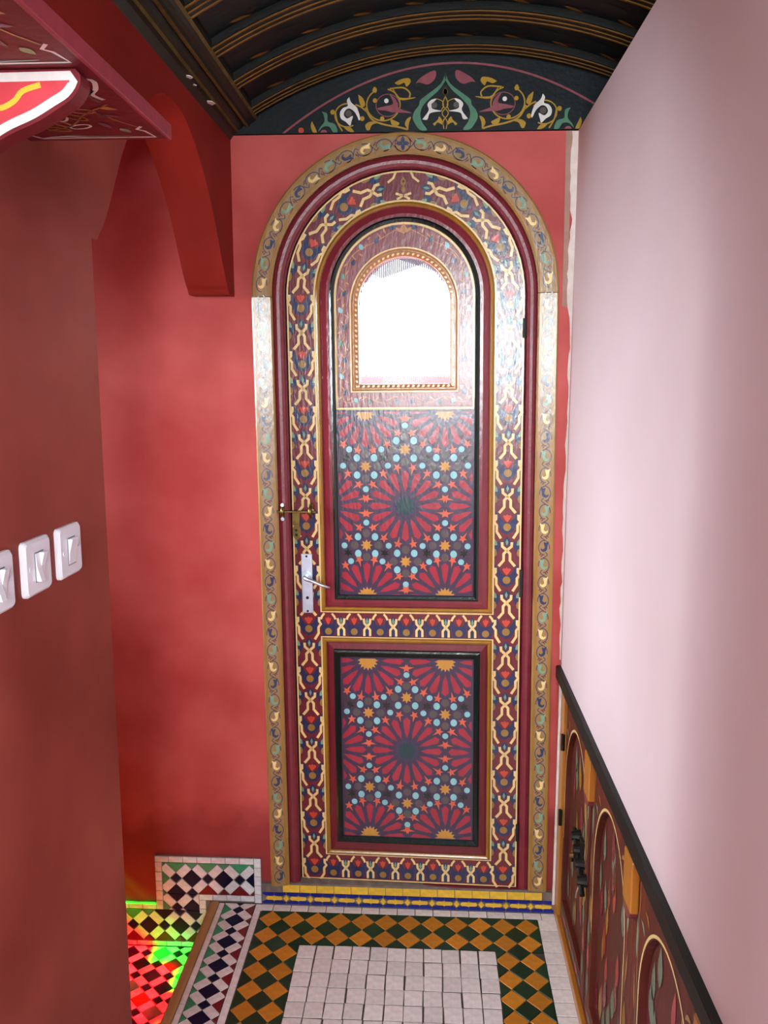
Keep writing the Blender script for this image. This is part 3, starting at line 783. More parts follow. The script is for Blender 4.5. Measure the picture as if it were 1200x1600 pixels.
for sgn in (-1, 1):
    for k in range(0, 12):
        v0 = 1.876 + 0.565 * L - LZ - (k - 0) * L        # cross of this cell (distance from the foot)
        if v0 - 0.72 * L < 0.0: continue
        chain_cell(P, lambda t, v, v0=v0, sgn=sgn: path_pt(sgn, v0 + v, Rc + t, Rc, LZ))
    for k in (1, 2):                                      # the arch
        v0 = 1.876 + 0.565 * L - LZ + k * L + L * 0
        if k == 1: chain_cell(P, lambda t, v, v0=v0 + 0.0, sgn=sgn: path_pt(sgn, v0 + v, Rc + t, Rc, LZ))
        if k == 2: chain_cell(P, lambda t, v, v0=v0 - 0.0, sgn=sgn: path_pt(sgn, min(v0 + v, SPR - LZ + Rc * PI / 2 - 0.012), Rc + t, Rc, LZ))
# crown piece
zc = SPR + Rc
P.poly([(0, zc + 0.036), (0.022, zc + 0.02), (0.026, zc - 0.012), (0, zc - 0.034), (-0.026, zc - 0.012), (-0.022, zc + 0.02)], MAROON, 4)
for s in (1, -1):
    P.stroke([(s * 0.020, zc + 0.040), (s * 0.028, zc + 0.022), (s * 0.044, zc + 0.010)], 0.0062, CREAM, 5)
    P.stroke([(s * 0.002, zc - 0.026), (s * 0.018, zc - 0.036)], 0.0062, CREAM, 5); P.stroke([(s * 0.002, zc - 0.026), (s * 0.022, zc - 0.020)], 0.0062, CREAM, 5)
P.leaf((0, zc + 0.012), 0.026, 0.014, PI / 2, DOTO, 5); P.leaf((0, zc - 0.008), 0.022, 0.011, PI / 2, DOTO, 5); P.disc((0, zc + 0.012), 0.0035, MAROON, 6, 8)
# rails: the shorter chain across the middle and the foot
def rail_cell(P, cx, zm, w=0.0815, h=0.036, right_end=True):
    T = lambda pts: [(cx + a * w / 2, zm + b * h) for a, b in pts]
    bowl = [(0, -.05), (.30, .02), (.42, .30), (.52, .62), (.60, .20), (.50, -.62), (.36, -.98), (0, -.98)]
    P.poly(T(bowl), NAVY, 1); P.poly(T(mirror(bowl)), NAVY, 1)
    P.poly(T([(0, -.05), (.17, .28), (.22, .55), (.08, .50), (0, .66), (-.08, .50), (-.22, .55), (-.17, .28)]), HEART, 2)
    P.disc((cx, zm - 0.60 * h), 0.0108, DOTO, 2)
    arc = [(-.56, .42), (-.46, .68), (-.28, .92)]
    P.stroke(T(arc), 0.0066, CREAM, 3); P.stroke(T(mirror(arc)), 0.0066, CREAM, 3)
def rail_x(P, cx, zm, h=0.036):
    T = lambda pts: [(cx + a * 0.0408, zm + b * h) for a, b in pts]
    P.poly(T([(0, .75), (.34, .25), (.42, -.98), (-.42, -.98), (-.34, .25)]), NAVY, 1)
    for s in (1, -1): P.stroke(T([(-s * .25, .52), (-s * .21, .12), (0, -.14), (s * .22, -.42), (s * .22, -.95)]), 0.0072, CREAM, 3)
    P.poly(T([(0, .62), (.10, .30), (0, .02), (-.10, .30)]), TEAL, 4)
for zm, hh, n in ((0.929, 0.0375, 6), (0.126, 0.0395, 6)):
    wd = 0.0815
    for k in range(-3, 4): rail_cell(P, k * wd * 0.98, zm, wd, hh)
    for k in range(-3, 3): rail_x(P, (k + 0.5) * wd * 0.98, zm, hh)
# cream border lines
P.stroke(outline(0.3395, LZ + 0.004), 0.0042, CREAM, 5, closed=True)
P.stroke(outline(0.2610, UZB - 0.003), 0.0052, CREAM, 5, closed=True)
P.stroke(rect_outline(0.2610, LZ0 - 0.003, LZ1 + 0.003) , 0.0052, CREAM, 5, closed=True)
P.build('painted_chain_border', leafb, 'chain of navy tulips, cream wishbones and ochre dots')

# star panels
def star_panel(hw, z0, z1, zc, kx, kz, y, name):
    pn = MB().box(-hw, hw, y, y + 0.004, z0, z1).build(name, DARKP, door)
    P = Paint(lambda u, v: (u, y - 0.0004, v), clip=(-hw + 0.004, hw - 0.004, z0 + 0.004, z1 - 0.004))
    T = lambda a, b: (a * kx, zc - b * kz)          # in units of the measured drawing, y down
    S = (kx + kz) / 2
    centres = [(0, 0, CENTRE), (-555, 0, CENTRE), (555, 0, CENTRE), (-277, -642, STARG), (277, -642, STARG), (-277, 636, STARG), (277, 636, STARG)]
    for ci, (cx, cy, cm) in enumerate(centres):
        c = T(cx, cy); lo = 0.12 * ci
        P.fan(c, star_pts(c, 92 * S, 74 * S, 16), DLINE, 1)
        P.fan(c, star_pts(c, 74 * S, 52 * S, 16), cm, 2)
        for k in range(16):
            a = k * PI / 8; dx, dy = math.sin(a), math.cos(a)
            def pt(r, w): return (c[0] + (dx * r + dy * w) * S, c[1] + (dy * r - dx * w) * S)
            P.poly([pt(86, 0), pt(130, -23), pt(236, -33), pt(262, 0), pt(236, 33), pt(130, 23)], DLINE, 1 + lo)
            P.poly([pt(98, 0), pt(138, -15), pt(226, -25), pt(249, 0), pt(226, 25), pt(138, 15)], PETAL, 2 + lo)
            a2 = a + PI / 16; s2, c2 = math.sin(a2), math.cos(a2)
            q = (c[0] + s2 * 272 * S, c[1] + c2 * 272 * S)
            st = star_pts(q, 31 * S, 14 * S, 5, a2 + PI)
            # the ray that points to the rosette is drawn out
            st[0] = (c[0] + s2 * 218 * S, c[1] + c2 * 218 * S)
            P.fan(q, star_pts(q, 39 * S, 20 * S, 5, a2 + PI), DLINE, 1)
            P.fan(q, st, ORANGE, 3 + lo)
    golds = [(0, -385), (0, 385), (-277, -270), (277, -270), (-277, 272), (277, 272)]
    for gx, gy in golds:
        c = T(gx, gy)
        for k in range(8):
            a = k * PI / 4; q = (c[0] + math.sin(a) * 84 * S, c[1] + math.cos(a) * 84 * S)
            P.disc(q, (37 if k % 2 == 0 else 33) * S, DLINE, 1); P.disc(q, (28 if k % 2 == 0 else 23) * S, GREYB if k % 2 == 0 else SKYB, 3, ry=(28 if k % 2 == 0 else 26) * S)
        P.fan(c, star_pts(c, 52 * S, 36 * S, 8), DLINE, 2)
        P.fan(c, star_pts(c, 43 * S, 24 * S, 8), STARG, 4)
    for sx in (1, -1):
        for sy in (1, -1):
            for (a, b) in ((277, 115), (120, 275), (435, 275), (165, 385), (390, 385), (0, 545)):
                if a == 0 and sx < 0: continue
                q = T(a * sx, b * sy); P.disc(q, 30 * S, DLINE, 1); P.disc(q, 21 * S, SKYB, 3)
            for (a, b) in ((148, 325), (410, 325)):
                q = T(a * sx, b * sy); P.fan(q, star_pts(q, 34 * S, 15 * S, 6), BLACKG, 3)
    # ruled joint lines
    P.build('painted_star_pattern', pn)
    P2 = Paint(lambda u, v: (u, y - 0.0004, v)); P2.stroke(rect_outline(hw - 0.0035, z0 + 0.0035, z1 - 0.0035), 0.003, DLINE, 5, closed=True); P2.build('painted_edge_line', pn)
    return pn
star_panel(0.2025, 1.022, 1.580, 1.297, 0.000424, 0.000438, -0.004, 'star_panel')
star_panel(0.2045, 0.234, 0.828, 0.527, 0.000428, 0.000452, -0.004, 'star_panel')
# vine field around the window
O = outline(0.2025, 1.585); I = outline(0.156, 1.633, GSP)
mb = MB(); mb.rings([[(x, -0.004, z) for x, z in O], [(x, -0.004, z) for x, z in I], [(x, 0.0, z) for x, z in I], [(x, 0.0, z) for x, z in O], [(x, -0.004, z) for x, z in O]])
vf = mb.build('vine_field', VINEBG, door)
P = Paint(lambda u, v: (u, -0.0044, v))
P.stroke(outline(0.1995, 1.5855), 0.0062, CREAM, 3, closed=True)
P.stroke(outline(0.1925, 1.592), 0.0016, MAROON, 2, closed=True)
Rv = 0.1785; zbv = 1.611
for sgn in (-1, 1):
    tot = (SPR - zbv) + Rv * PI / 2
    pts = []
    for k in range(90):
        s = tot * k / 89; pts.append(path_pt(sgn, s, Rv + 0.008 * math.sin(s / 0.0285), Rv, zbv))
    P.stroke(pts, 0.0022, VINE, 1)
    s = 0.022; i = 0
    while s < tot - 0.05:
        d = 1 if i % 2 else -1
        q = path_pt(sgn, s, Rv + d * 0.006, Rv, zbv); q2 = path_pt(sgn, s + 0.012, Rv - d * 0.002, Rv, zbv)
        P.leaf(q, 0.020, 0.013, PI / 2 + 0.5 * d, [NAVY, SKYB, NAVY, SAGE][i % 4], 2)
        P.leaf(q2, 0.022, 0.004, PI / 2 - 0.7 * d, VINE, 3); P.leaf(path_pt(sgn, s - 0.016, Rv - d * 0.010, Rv, zbv), 0.014, 0.005, PI / 2 + 0.9 * d, VINE, 3)
        s += 0.047; i += 1
    pts = [(sgn * (0.015 + 0.165 * k / 40), 1.611 + 0.008 * math.sin((0.015 + 0.165 * k / 40) / 0.015)) for k in range(41)]
    P.stroke(pts, 0.0022, VINE, 1)
    for i, x in enumerate((0.022, 0.062, 0.102, 0.142)):
        P.leaf((sgn * x, 1.606 + 0.003 * (i % 2)), 0.019, 0.012, 0.9 * sgn, [NAVY, MAROON, CENTRE, SKYB][i], 2); P.leaf((sgn * (x + 0.018), 1.614), 0.018, 0.004, -0.6 * sgn, VINE, 3)
P.leaf((0, SPR + Rv + 0.006), 0.030, 0.018, PI / 2, VINE, 4); P.leaf((0, SPR + Rv + 0.006), 0.020, 0.009, PI / 2, OCHRE, 5)
for s in (1, -1):
    P.leaf((s * 0.016, SPR + Rv + 0.004), 0.026, 0.008, PI / 2 - s * 0.9, VINE, 3); P.leaf((s * 0.030, SPR + Rv + 0.010), 0.024, 0.013, -s * 0.3, NAVY, 3); P.leaf((s * 0.055, SPR + Rv + 0.002), 0.020, 0.006, PI / 2 - s * 0.4, VINE, 3)
P.build('painted_vine', vf)

# ironmongery of the door (positions measured relative to the leaf)
def dl(x, z): return (x - DX - z * math.sin(DROT), z)
hx, hz = dl(-0.3705, 1.057)
pl = MB().box(hx - 0.0170, hx + 0.0170, -0.006, 0.0, hz - 0.092, hz + 0.092).build('handle_plate', STEEL, door, bevel=0.0015)
MB().tube([(hx - 0.001, -0.006, hz + 0.024), (hx - 0.001, -0.030, hz + 0.024), (hx + 0.004, -0.042, hz + 0.0235), (hx + 0.022, -0.047, hz + 0.018), (hx + 0.052, -0.048, hz + 0.006), (hx + 0.076, -0.047, hz - 0.003)], [0.0085, 0.0075, 0.007, 0.0055, 0.0045, 0.0038], 12).build('lever', STEEL, pl, smooth=True)
MB().tube([(hx - 0.001, -0.005, hz + 0.024), (hx - 0.001, -0.012, hz + 0.024)], 0.013, 18).build('lever_rose', STEEL, pl)
for dz in (0.085, -0.086): MB().tube([(hx, -0.004, hz + dz), (hx, -0.0072, hz + dz)], 0.0035, 10).build('screw', BLACKSLOT, pl)
MB().tube([(hx, -0.004, hz - 0.044), (hx, -0.0068, hz - 0.044)], 0.0048, 12).build('keyhole', BLACKSLOT, pl)
# sliding bolt with its hasp
bxx, bz = dl(-0.398, 1.283)
bo = MB().tube([(bxx - 0.055, -0.026, bz + 0.001), (bxx + 0.060, -0.018, bz - 0.001)], 0.0032, 10).build('sliding_bolt', BRASS, door)
for dx_, hh in ((-0.037, 0.022), (0.046, 0.017)):
    MB().tube([(bxx + dx_ - 0.001, -0.004, bz - hh), (bxx + dx_, -0.016, bz - hh * 0.8), (bxx + dx_, -0.030, bz - 0.004), (bxx + dx_, -0.031, bz + 0.004), (bxx + dx_, -0.016, bz + hh * 0.8), (bxx + dx_ - 0.001, -0.004, bz + hh)], [0.006, 0.0055, 0.0065, 0.0065, 0.0055, 0.006], 10).build('bolt_bracket', BRASS, bo, smooth=True)
for s in (1, -1): MB().tube([(bxx - 0.037, -0.012, bz + s * 0.020), (bxx - 0.037, -0.030, bz + s * 0.021)], [0.0075, 0.0055], 10).build('bolt_knob', STEEL, bo)
bo.location = (0, -0.012, 0)
hs = MB().prism([(bxx - 0.012, bz - 0.002), (bxx + 0.010, bz - 0.002), (bxx + 0.008, bz - 0.044), (bxx - 0.012, bz - 0.044)], 0.004, 0.009, lambda x, z, h: (x, -h - 0.006, z)).build('hasp', BRASS, door)
oc = [(bxx - 0.003 + 0.0125 * math.cos(2 * PI * k / 20), bz - 0.066 + (0.025 if True else 0) * math.sin(2 * PI * k / 20)) for k in range(20)]
kp = MB().prism(oc, 0.001, 0.006, lambda x, z, h: (x, -h, z)).build('lock_plate', BRASS, door)
MB().tube([(bxx - 0.004, -0.004, bz - 0.061), (bxx - 0.004, -0.0072, bz - 0.061)], 0.004, 12).build('keyhole', BLACKSLOT, kp)
MB().tube([(bxx - 0.004, -0.004, bz - 0.075), (bxx - 0.004, -0.0070, bz - 0.075)], 0.0045, 12).build('keyhole', BLACKSLOT, kp)
for z0_, z1_ in ((1.782, 1.836), (1.026, 1.108), (0.244, 0.298)):
    x_, z_ = dl(0.279, (z0_ + z1_) / 2); x_ = 0.3425
    h_ = MB().tube([(x_, -0.012, z0_), (x_, -0.012, z1_)], 0.0052, 10).build('hinge', BLACKSLOT, door)

# ------------------------------------------------------------------ painted half-round panel over the door
pts = [(-0.566, ZV + 0.002)] + [(0.72, ZV + 0.002)] + [(0.72 - 1.286 * k / 40, vz(0.72 - 1.286 * k / 40, 0.01)) for k in range(41)]
ty = MB().prism(pts, 0.004, -0.025, lambda x, z, h: (x, D - h, z)).build('tympanum_panel', TYMPBG)
tag(ty, 'dark half-round panel painted with scrolling flowers above the door', 'panel')
MX = 692.0
def tm(zx, zy):            # measured drawing (left half) -> wall
    return ((440 + zx / 4.615 - 673) * 0.00178, ZV - 0.002 + (213 - (90 + zy / 4.615)) * 0.00160)
axis = (MX - 673) * 0.00178
P = Paint(lambda u, v: (u, D - 0.0044, v), clip=(-0.46, 0.70, ZV + 0.003, 2.62))
def both(fn):
    for s in (1, -1): fn((lambda zx, zy, s=s: (lambda q: q if s > 0 else (2 * axis - q[0], q[1]))(tm(zx, zy))))
def TS(M, pts, wd, m, layer=1, taper=False, n=6): P.stroke(smooth_pts([M(*q) for q in pts], n), wd, m, layer, taper)
def TPo(M, pts, m, layer=2, n=4): P.poly(smooth_pts([M(*q) for q in pts] + [M(*pts[0])], n)[:-1], m, layer)
def ring(M, c, r, wd, m, a0=0, a1=360, layer=1):
    TS(M, [(c[0] + r * math.cos(math.radians(a0 + (a1 - a0) * k / 18)), c[1] + r * math.sin(math.radians(a0 + (a1 - a0) * k / 18))) for k in range(19)], wd, m, layer, n=2)
def tymp(M):
    # medallion
    TPo(M, [(1165, 118), (1130, 200), (1040, 275), (985, 320), (975, 360), (945, 400), (930, 450), (950, 500), (985, 545), (1035, 545), (1000, 490), (985, 430), (1000, 370), (1050, 310), (1110, 255), (1150, 200), (1166, 160)], SAGE, 2, 3)
    TPo(M, [(1000, 465), (1045, 400), (1035, 355), (1060, 322), (1100, 312), (1075, 345), (1065, 375), (1085, 392), (1140, 405), (1085, 412), (1050, 425), (1035, 468)], WHITEPT, 3, 3)
    TS(M, [(1100, 312), (1140, 330), (1150, 365), (1135, 400)], 0.0022, YGOLD, 2); P.disc(M(1085, 360), 0.008, GREYB, 3)
    TS(M, [(1155, 540), (1150, 480), (1185, 420), (1145, 360), (1165, 290)], 0.0026, YGOLD, 3); P.leaf(M(1162, 258), 0.020, 0.012, PI / 2, YGOLD, 4)
    TPo(M, [(1075, 500), (1110, 470), (1120, 445), (1140, 470), (1150, 510), (1110, 490), (1090, 515)], YGOLD, 3, 3)
    # inner rose flower in its ring
    ring(M, (720, 350), 120, 0.0036, YGOLD, -75, 245); ring(M, (752, 355), 84, 0.0022, PINKL, 0, 360)
    TPo(M, [(675, 375), (740, 360), (790, 345), (770, 285), (760, 270), (800, 300), (825, 345), (835, 380), (925, 415), (850, 412), (790, 410), (740, 395), (690, 390)], PINKL, 3, 3)
    P.disc(M(742, 322), 0.0062, WHITEPT, 4); P.disc(M(660, 318), 0.006, YGOLD, 3); P.disc(M(712, 455), 0.006, YGOLD, 3)
    TS(M, [(765, 232), (860, 225), (910, 265), (905, 300)], 0.0042, YGOLD, 2); TS(M, [(790, 235), (830, 300), (880, 310), (950, 300)], 0.0060, YGOLD, 2, True)
    TPo(M, [(800, 190), (840, 165), (900, 155), (915, 185), (885, 220), (870, 190), (830, 205)], YGOLD, 3, 3)
    TPo(M, [(640, 245), (655, 215), (675, 235), (665, 262)], YGOLD, 3, 3)
    # big stem
    TS(M, [(590, 370), (640, 460), (730, 500), (830, 520), (895, 540)], 0.0048, YGOLD, 2); TS(M, [(520, 345), (560, 365), (600, 400)], 0.004, YGOLD, 2)
    TPo(M, [(770, 455), (800, 470), (835, 490), (820, 510), (780, 500)], YGOLD, 3, 3); TPo(M, [(900, 545), (875, 500), (890, 460), (920, 445), (905, 490)], YGOLD, 3, 3)
    TPo(M, [(600, 540), (590, 500), (630, 475), (680, 485), (640, 500), (620, 540)], YGOLD, 3, 3)
    TPo(M, [(540, 270), (575, 300), (590, 350), (565, 365), (548, 325)], YGOLD, 3, 3)
    # white flower
    ring(M, (460, 425), 88, 0.0036, YGOLD, 60, 330)
    TPo(M, [(475, 288), (490, 330), (530, 370), (552, 440), (545, 465), (520, 410), (480, 375), (450, 385), (435, 420), (460, 450), (500, 430), (490, 475), (480, 505), (450, 475), (415, 450), (408, 405), (430, 370), (465, 355), (458, 315)], WHITEPT, 3, 3)
    P.disc(M(470, 412), 0.009, GREYB, 3); P.disc(M(568, 452), 0.0065, YGOLD, 3); P.disc(M(355, 400), 0.0065, YGOLD, 3)
    TS(M, [(375, 400), (390, 480), (425, 545)], 0.0040, YGOLD, 2); TPo(M, [(425, 505), (480, 515), (510, 555), (465, 545)], YGOLD, 3, 3)
    # green flower and sprigs towards the springing
    TPo(M, [(275, 395), (315, 410), (320, 470), (370, 490), (390, 550), (360, 555), (330, 510), (285, 510), (250, 545), (265, 510), (295, 470), (290, 420)], SAGE, 3, 3)
    TPo(M, [(205, 465), (225, 510), (240, 555), (210, 550), (195, 500)], YGOLD, 3, 3); P.disc(M(125, 535), 0.008, HEART, 3); P.disc(M(290, 560), 0.010, PINKL, 3)
    TPo(M, [(950, 195), (990, 150), (1085, 100), (1090, 160), (1040, 205), (980, 190)], PINKL, 3, 3)
both(tymp)
line = [(x, 2.523 - 0.77 * (x - 0.06) ** 2) for x in [-0.43 + 0.98 * k / 50 for k in range(51)]]
P.stroke(line, 0.0055, PINKL, 1)
P.build('painted_flowers', ty)
# ------------------------------------------------------------------ low painted cabinet under the pink wall
cab = empty('wall_cabinet', (0.43, 1.35, 0)); tag(cab, 'long low painted cabinet with arched panels under the pink wall', 'cabinet')
CF = 0.413
def cb(mb, name, m, parent=None, **k):
    o = mb.build(name, m, parent or cab, **k)
    if parent is None: o.location = (-0.43, -1.35, 0)
    return o
cb(MB().box(0.437, 0.452, 0.205, D - 0.004, 0.004, 0.785), 'back_board', CABRED)
cb(MB().box(0.386, 0.436, 0.202, D - 0.004, 0.776, 0.815), 'top_rail', BLACKR, bevel=0.003)
cb(MB().box(0.402, 0.436, 0.205, D - 0.005, 0.003, 0.034), 'plinth', CABOCHRE, bevel=0.002)
cb(MB().box(0.404, 0.436, 2.425, D - 0.005, 0.035, 0.775), 'end_post', CABOCHRE, bevel=0.002)
cb(MB().box(0.396, 0.403, 2.478, D - 0.005, 0.035, 0.80), 'filler_strip', WHITEP)
cys = [2.245, 1.80, 1.345, 0.89, 0.435]
def fy(y, z, x=CF): return (x, y, z)
for i, cy in enumerate(cys):
    hwb = 0.2265
    y0 = cy - hwb; y1 = min(cy + hwb, 2.424); z0, z1 = 0.036, 0.774
    ah = 0.160; sp_ = 0.50; rise = 0.195
    hole = []
    n = 24
    hole += [(cy - ah, 0.10 + (sp_ - 0.10) * k / 6) for k in range(6)]
    hole += [(cy + ah * math.cos(PI - PI * k / n), sp_ + rise * math.sin(PI - PI * k / n)) for k in range(n + 1)]
    hole += [(cy + ah, sp_ - (sp_ - 0.10) * k / 6) for k in range(1, 7)]
    hole += [(cy + ah - 2 * ah * k / 6, 0.10) for k in range(1, 6)]
    def tr(p):
        c0, c1 = cy, 0.42; dx, dz = p[0] - c0, p[1] - c1
        t = min((y1 - c0) / dx if dx > 1e-6 else 1e9, (y0 - c0) / dx if dx < -1e-6 else 1e9, (z1 - c1) / dz if dz > 1e-6 else 1e9, (z0 - c1) / dz if dz < -1e-6 else 1e9)
        return (c0 + dx * t, c1 + dz * t)
    out_ = [tr(q) for q in hole]
    for c in ((y0, z0), (y0, z1), (y1, z1), (y1, z0)):
        k = min(range(len(out_)), key=lambda j: (out_[j][0] - c[0]) ** 2 + (out_[j][1] - c[1]) ** 2); out_[k] = c
    mb = MB(); mb.rings([[(CF, a, b) for a, b in out_], [(CF, a, b) for a, b in hole], [(CF + 0.020, a, b) for a, b in hole], [(CF + 0.020, a, b) for a, b in out_], [(CF, a, b) for a, b in out_]])
    dr = cb(mb, 'cabinet_door', CABRED)
    ip = MB().box(CF + 0.014, CF + 0.021, cy - ah - 0.01, cy + ah + 0.01, 0.09, sp_ + rise + 0.01).build('arched_panel', CABIN, dr)
    P = Paint(lambda u, v: (CF - 0.0004, u, v), nrm=(-1, 0, 0))
    arcp = [(cy + (ah + 0.006) * math.cos(PI * k / 30), sp_ + (rise + 0.006) * math.sin(PI * k / 30)) for k in range(31)]
    P.stroke([(cy + ah + 0.006, 0.30)] + arcp + [(cy - ah - 0.006, 0.30)], 0.0065, CREAM, 1)
    P.stroke([(y0 + 0.004, 0.764), (y1 - 0.004, 0.764)], 0.004, GILT, 1)
    rnd = random.Random(11 + i)
    for s in (1, -1):
        for k in range(4):
            P.leaf((cy + s * (ah * (0.45 + 0.17 * k)), 0.745 - 0.035 * k * (k > 1)), 0.035, 0.010, s * 0.5, [VINE, TEAL, OCHRE, TEAL][k], 2, 0.15)
        P.leaf((cy + s * (ah + 0.030), 0.60), 0.10, 0.012, PI / 2, TEAL, 2); P.leaf((cy + s * (ah + 0.034), 0.48), 0.08, 0.008, PI / 2 - 0.1 * s, VINE, 2)
        P.stroke([(cy + s * (ah + 0.022), 0.735), (cy + s * (ah + 0.022), 0.40)], 0.003, VINE, 1)
        for k in range(4): P.leaf((cy + s * (ah + 0.026 + rnd.uniform(-.01, .01)), 0.15 + 0.07 * k), 0.08, 0.026, PI / 2, [GREYG, PETAL, GREYG, OCHRE][k], 2)
    for k in range(7): P.leaf((cy - 0.15 + 0.05 * k, 0.070), 0.05, 0.018, 0.1, [GREYG, PETAL, GREYG, OCHRE][k % 4], 2)
    P.build('painted_foliage', dr)
    P = Paint(lambda u, v: (CF + 0.0136, u, v), nrm=(-1, 0, 0))
    for k in range(30):
        P.leaf((cy + rnd.uniform(-ah * 0.88, ah * 0.88), 0.13 + 0.50 * (k + rnd.random()) / 30), 0.085, rnd.uniform(0.022, 0.040), PI / 2 + rnd.uniform(-.12, .12), rnd.choice([GREYG, GREYG, GREYG, OCHRE, MAROON2, PETAL, GREYG]), 1 + k % 3)
    P.build('painted_foliage', ip)
    # ochre pendant between this arch and the next
    yp = cy - 0.2275
    pd = cb(MB().box(0.396, CF, yp - 0.033, yp + 0.033, 0.640, 0.748), 'pendant', CABOCHRE, bevel=0.003)
    q = [(yp + 0.030 * math.cos(PI + PI * k / 12), 0.640 + 0.022 * math.sin(PI + PI * k / 12)) for k in range(13)]
    MB().prism(q, 0.397, CF, lambda y, z, x: (x, y, z)).build('pendant_drop', MAROON, pd)
# iron latch on the first pair of doors
lt = cb(MB().box(0.404, CF, 2.085, 2.115, 0.365, 0.475), 'latch', IRON, bevel=0.002)
MB().tube([(0.398, 2.165, 0.470), (0.398, 2.02, 0.365)], 0.007, 10).build('latch_bolt', IRON, lt)
for (y_, z_) in ((2.148, 0.458), (2.118, 0.436), (2.088, 0.414), (2.050, 0.388)):
    MB().tube([(CF, y_, z_), (0.388, y_, z_)], [0.017, 0.012], 12).build('latch_staple', IRON, lt)
MB().tube([(0.386, 2.104, 0.428), (0.377, 2.104, 0.428)], [0.008, 0.005], 10).build('latch_knob', BRASS, lt)
MB().tube([(0.400, 2.07, 0.372), (0.396, 2.085, 0.335), (0.398, 2.105, 0.305)], 0.0022, 8).build('latch_pin', STEEL, lt)
MB().tube([(CF, 2.165, 0.385), (0.392, 2.165, 0.385)], 0.012, 10).build('latch_staple', IRON, lt)
for z_ in (0.60, 0.36): cb(MB().tube([(0.403, 2.424, z_ - 0.025), (0.403, 2.424, z_ + 0.025)], 0.006, 8), 'hinge', IRON)

# ------------------------------------------------------------------ painted shelf with brackets high on the left wall
sh = empty('wall_shelf', (XL, 0.5, 2.0)); tag(sh, 'dark red painted wooden shelf on carved brackets high on the left wall', 'shelf')
SHO = (-XL, -0.5, -2.0)
def sb(mb, name, m, **k):
    o = mb.build(name, m, sh, **k); o.location = SHO; return o
SZ = 2.005; SX = -0.372
bd = sb(MB().box(XL, SX, -0.60, 1.243, SZ, SZ + 0.019), 'board', SHELFR)
sb(MB().box(SX, SX + 0.006, -0.60, 1.246, SZ - 0.001, SZ + 0.020), 'edge_strip', SHELFE, bevel=0.0015)
P = Paint(lambda u, v: (u, v, SZ), nrm=(0, 0, -1))
for (ya, yb) in ((0.995, 1.236), (0.48, 0.952), (-0.07, 0.44)):
    x0, x1 = XL + 0.012, SX - 0.012
    P.stroke([(x0, ya + 0.02), (x0 + 0.002, yb - 0.022), (x0 + 0.012, yb - 0.006), (x1 - 0.06, yb - 0.006), (x1, yb - 0.006), (x1 - 0.006, yb - 0.035), (x1 - 0.014, yb - 0.043), (x1 - 0.004, yb - 0.056)], 0.0046, WHITEPT, 1)
    P.stroke(smooth_pts([(x1 - 0.012, ya + 0.075), (x1 - 0.018, ya + 0.055), (x1 - 0.006, ya + 0.035), (x1, ya + 0.006), (x1 - 0.03, ya + 0.003)], 4), 0.0062, WHITEPT, 1)
    P.stroke(smooth_pts([(x1 - 0.020, ya + 0.085), (x1 - 0.024, ya + 0.06), (x1 - 0.012, ya + 0.04)], 4), 0.005, CENTRE, 1)
    P.stroke(smooth_pts([(x0 + 0.03, yb - 0.011), (x0 + 0.06, yb - 0.019), (x0 + 0.09, yb - 0.012), (x1 - 0.03, yb - 0.014)], 4), 0.006, SAGE, 1, True)
    P.stroke(smooth_pts([(x0 + 0.02, yb - 0.012), (x0 + 0.05, yb - 0.016), (x0 + 0.08, yb - 0.010)], 4), 0.005, WHITEPT, 2, True)
    P.leaf((x1 - 0.030, yb - 0.040), 0.022, 0.012, 1.2, SAGE, 2)
    cx = (x0 + x1) / 2 + 0.012; cy = yb - 0.095
    TW = lambda a, b: (cx + a, cy + b)
    P.stroke(smooth_pts([TW(-0.06, 0.05), TW(-0.02, 0.03), TW(0.01, -0.01), TW(0.03, -0.03), TW(0.06, -0.055)], 5), 0.003, OCHRE, 2)
    for k, (a, b, an) in enumerate(((-0.045, 0.045, 0.4), (-0.03, 0.02, 1.1), (-0.01, 0.035, -0.4), (0.0, -0.005, 0.9), (0.018, -0.03, 0.2), (-0.02, -0.005, 1.9))):
        e = [TW(a + 0.016 * math.cos(2 * PI * q / 16) * math.cos(an) - 0.008 * math.sin(2 * PI * q / 16) * math.sin(an), b + 0.016 * math.cos(2 * PI * q / 16) * math.sin(an) + 0.008 * math.sin(2 * PI * q / 16) * math.cos(an)) for q in range(16)]
        P.stroke(e, 0.0036, [OCHRE, VINE, WHITEPT][k % 3], 2, closed=True)
    P.leaf(TW(0.045, -0.01), 0.03, 0.012, 0.3, DLINE, 2); P.leaf(TW(0.025, 0.03), 0.03, 0.010, 1.3, DLINE, 2); P.leaf(TW(0.055, -0.04), 0.025, 0.012, 0.5, YGOLD, 2); P.stroke([TW(0.03, -0.03), TW(0.05, 0.015), TW(0.065, 0.04)], 0.003, OCHRE, 2)
pp = P.build('painted_flowers', bd)
bp_ = [(XL, SZ - 0.001), (-0.386, SZ - 0.001), (-0.381, 1.998), (-0.3815, 1.988), (-0.390, 1.975), (-0.405, 1.965), (-0.430, 1.951), (-0.455, 1.941), (-0.474, 1.932), (-0.505, 1.914), (-0.535, 1.885), (-0.552, 1.855), (XL, 1.82)]
bp_ = bp_[:2] + smooth_pts(bp_[2:], 3)
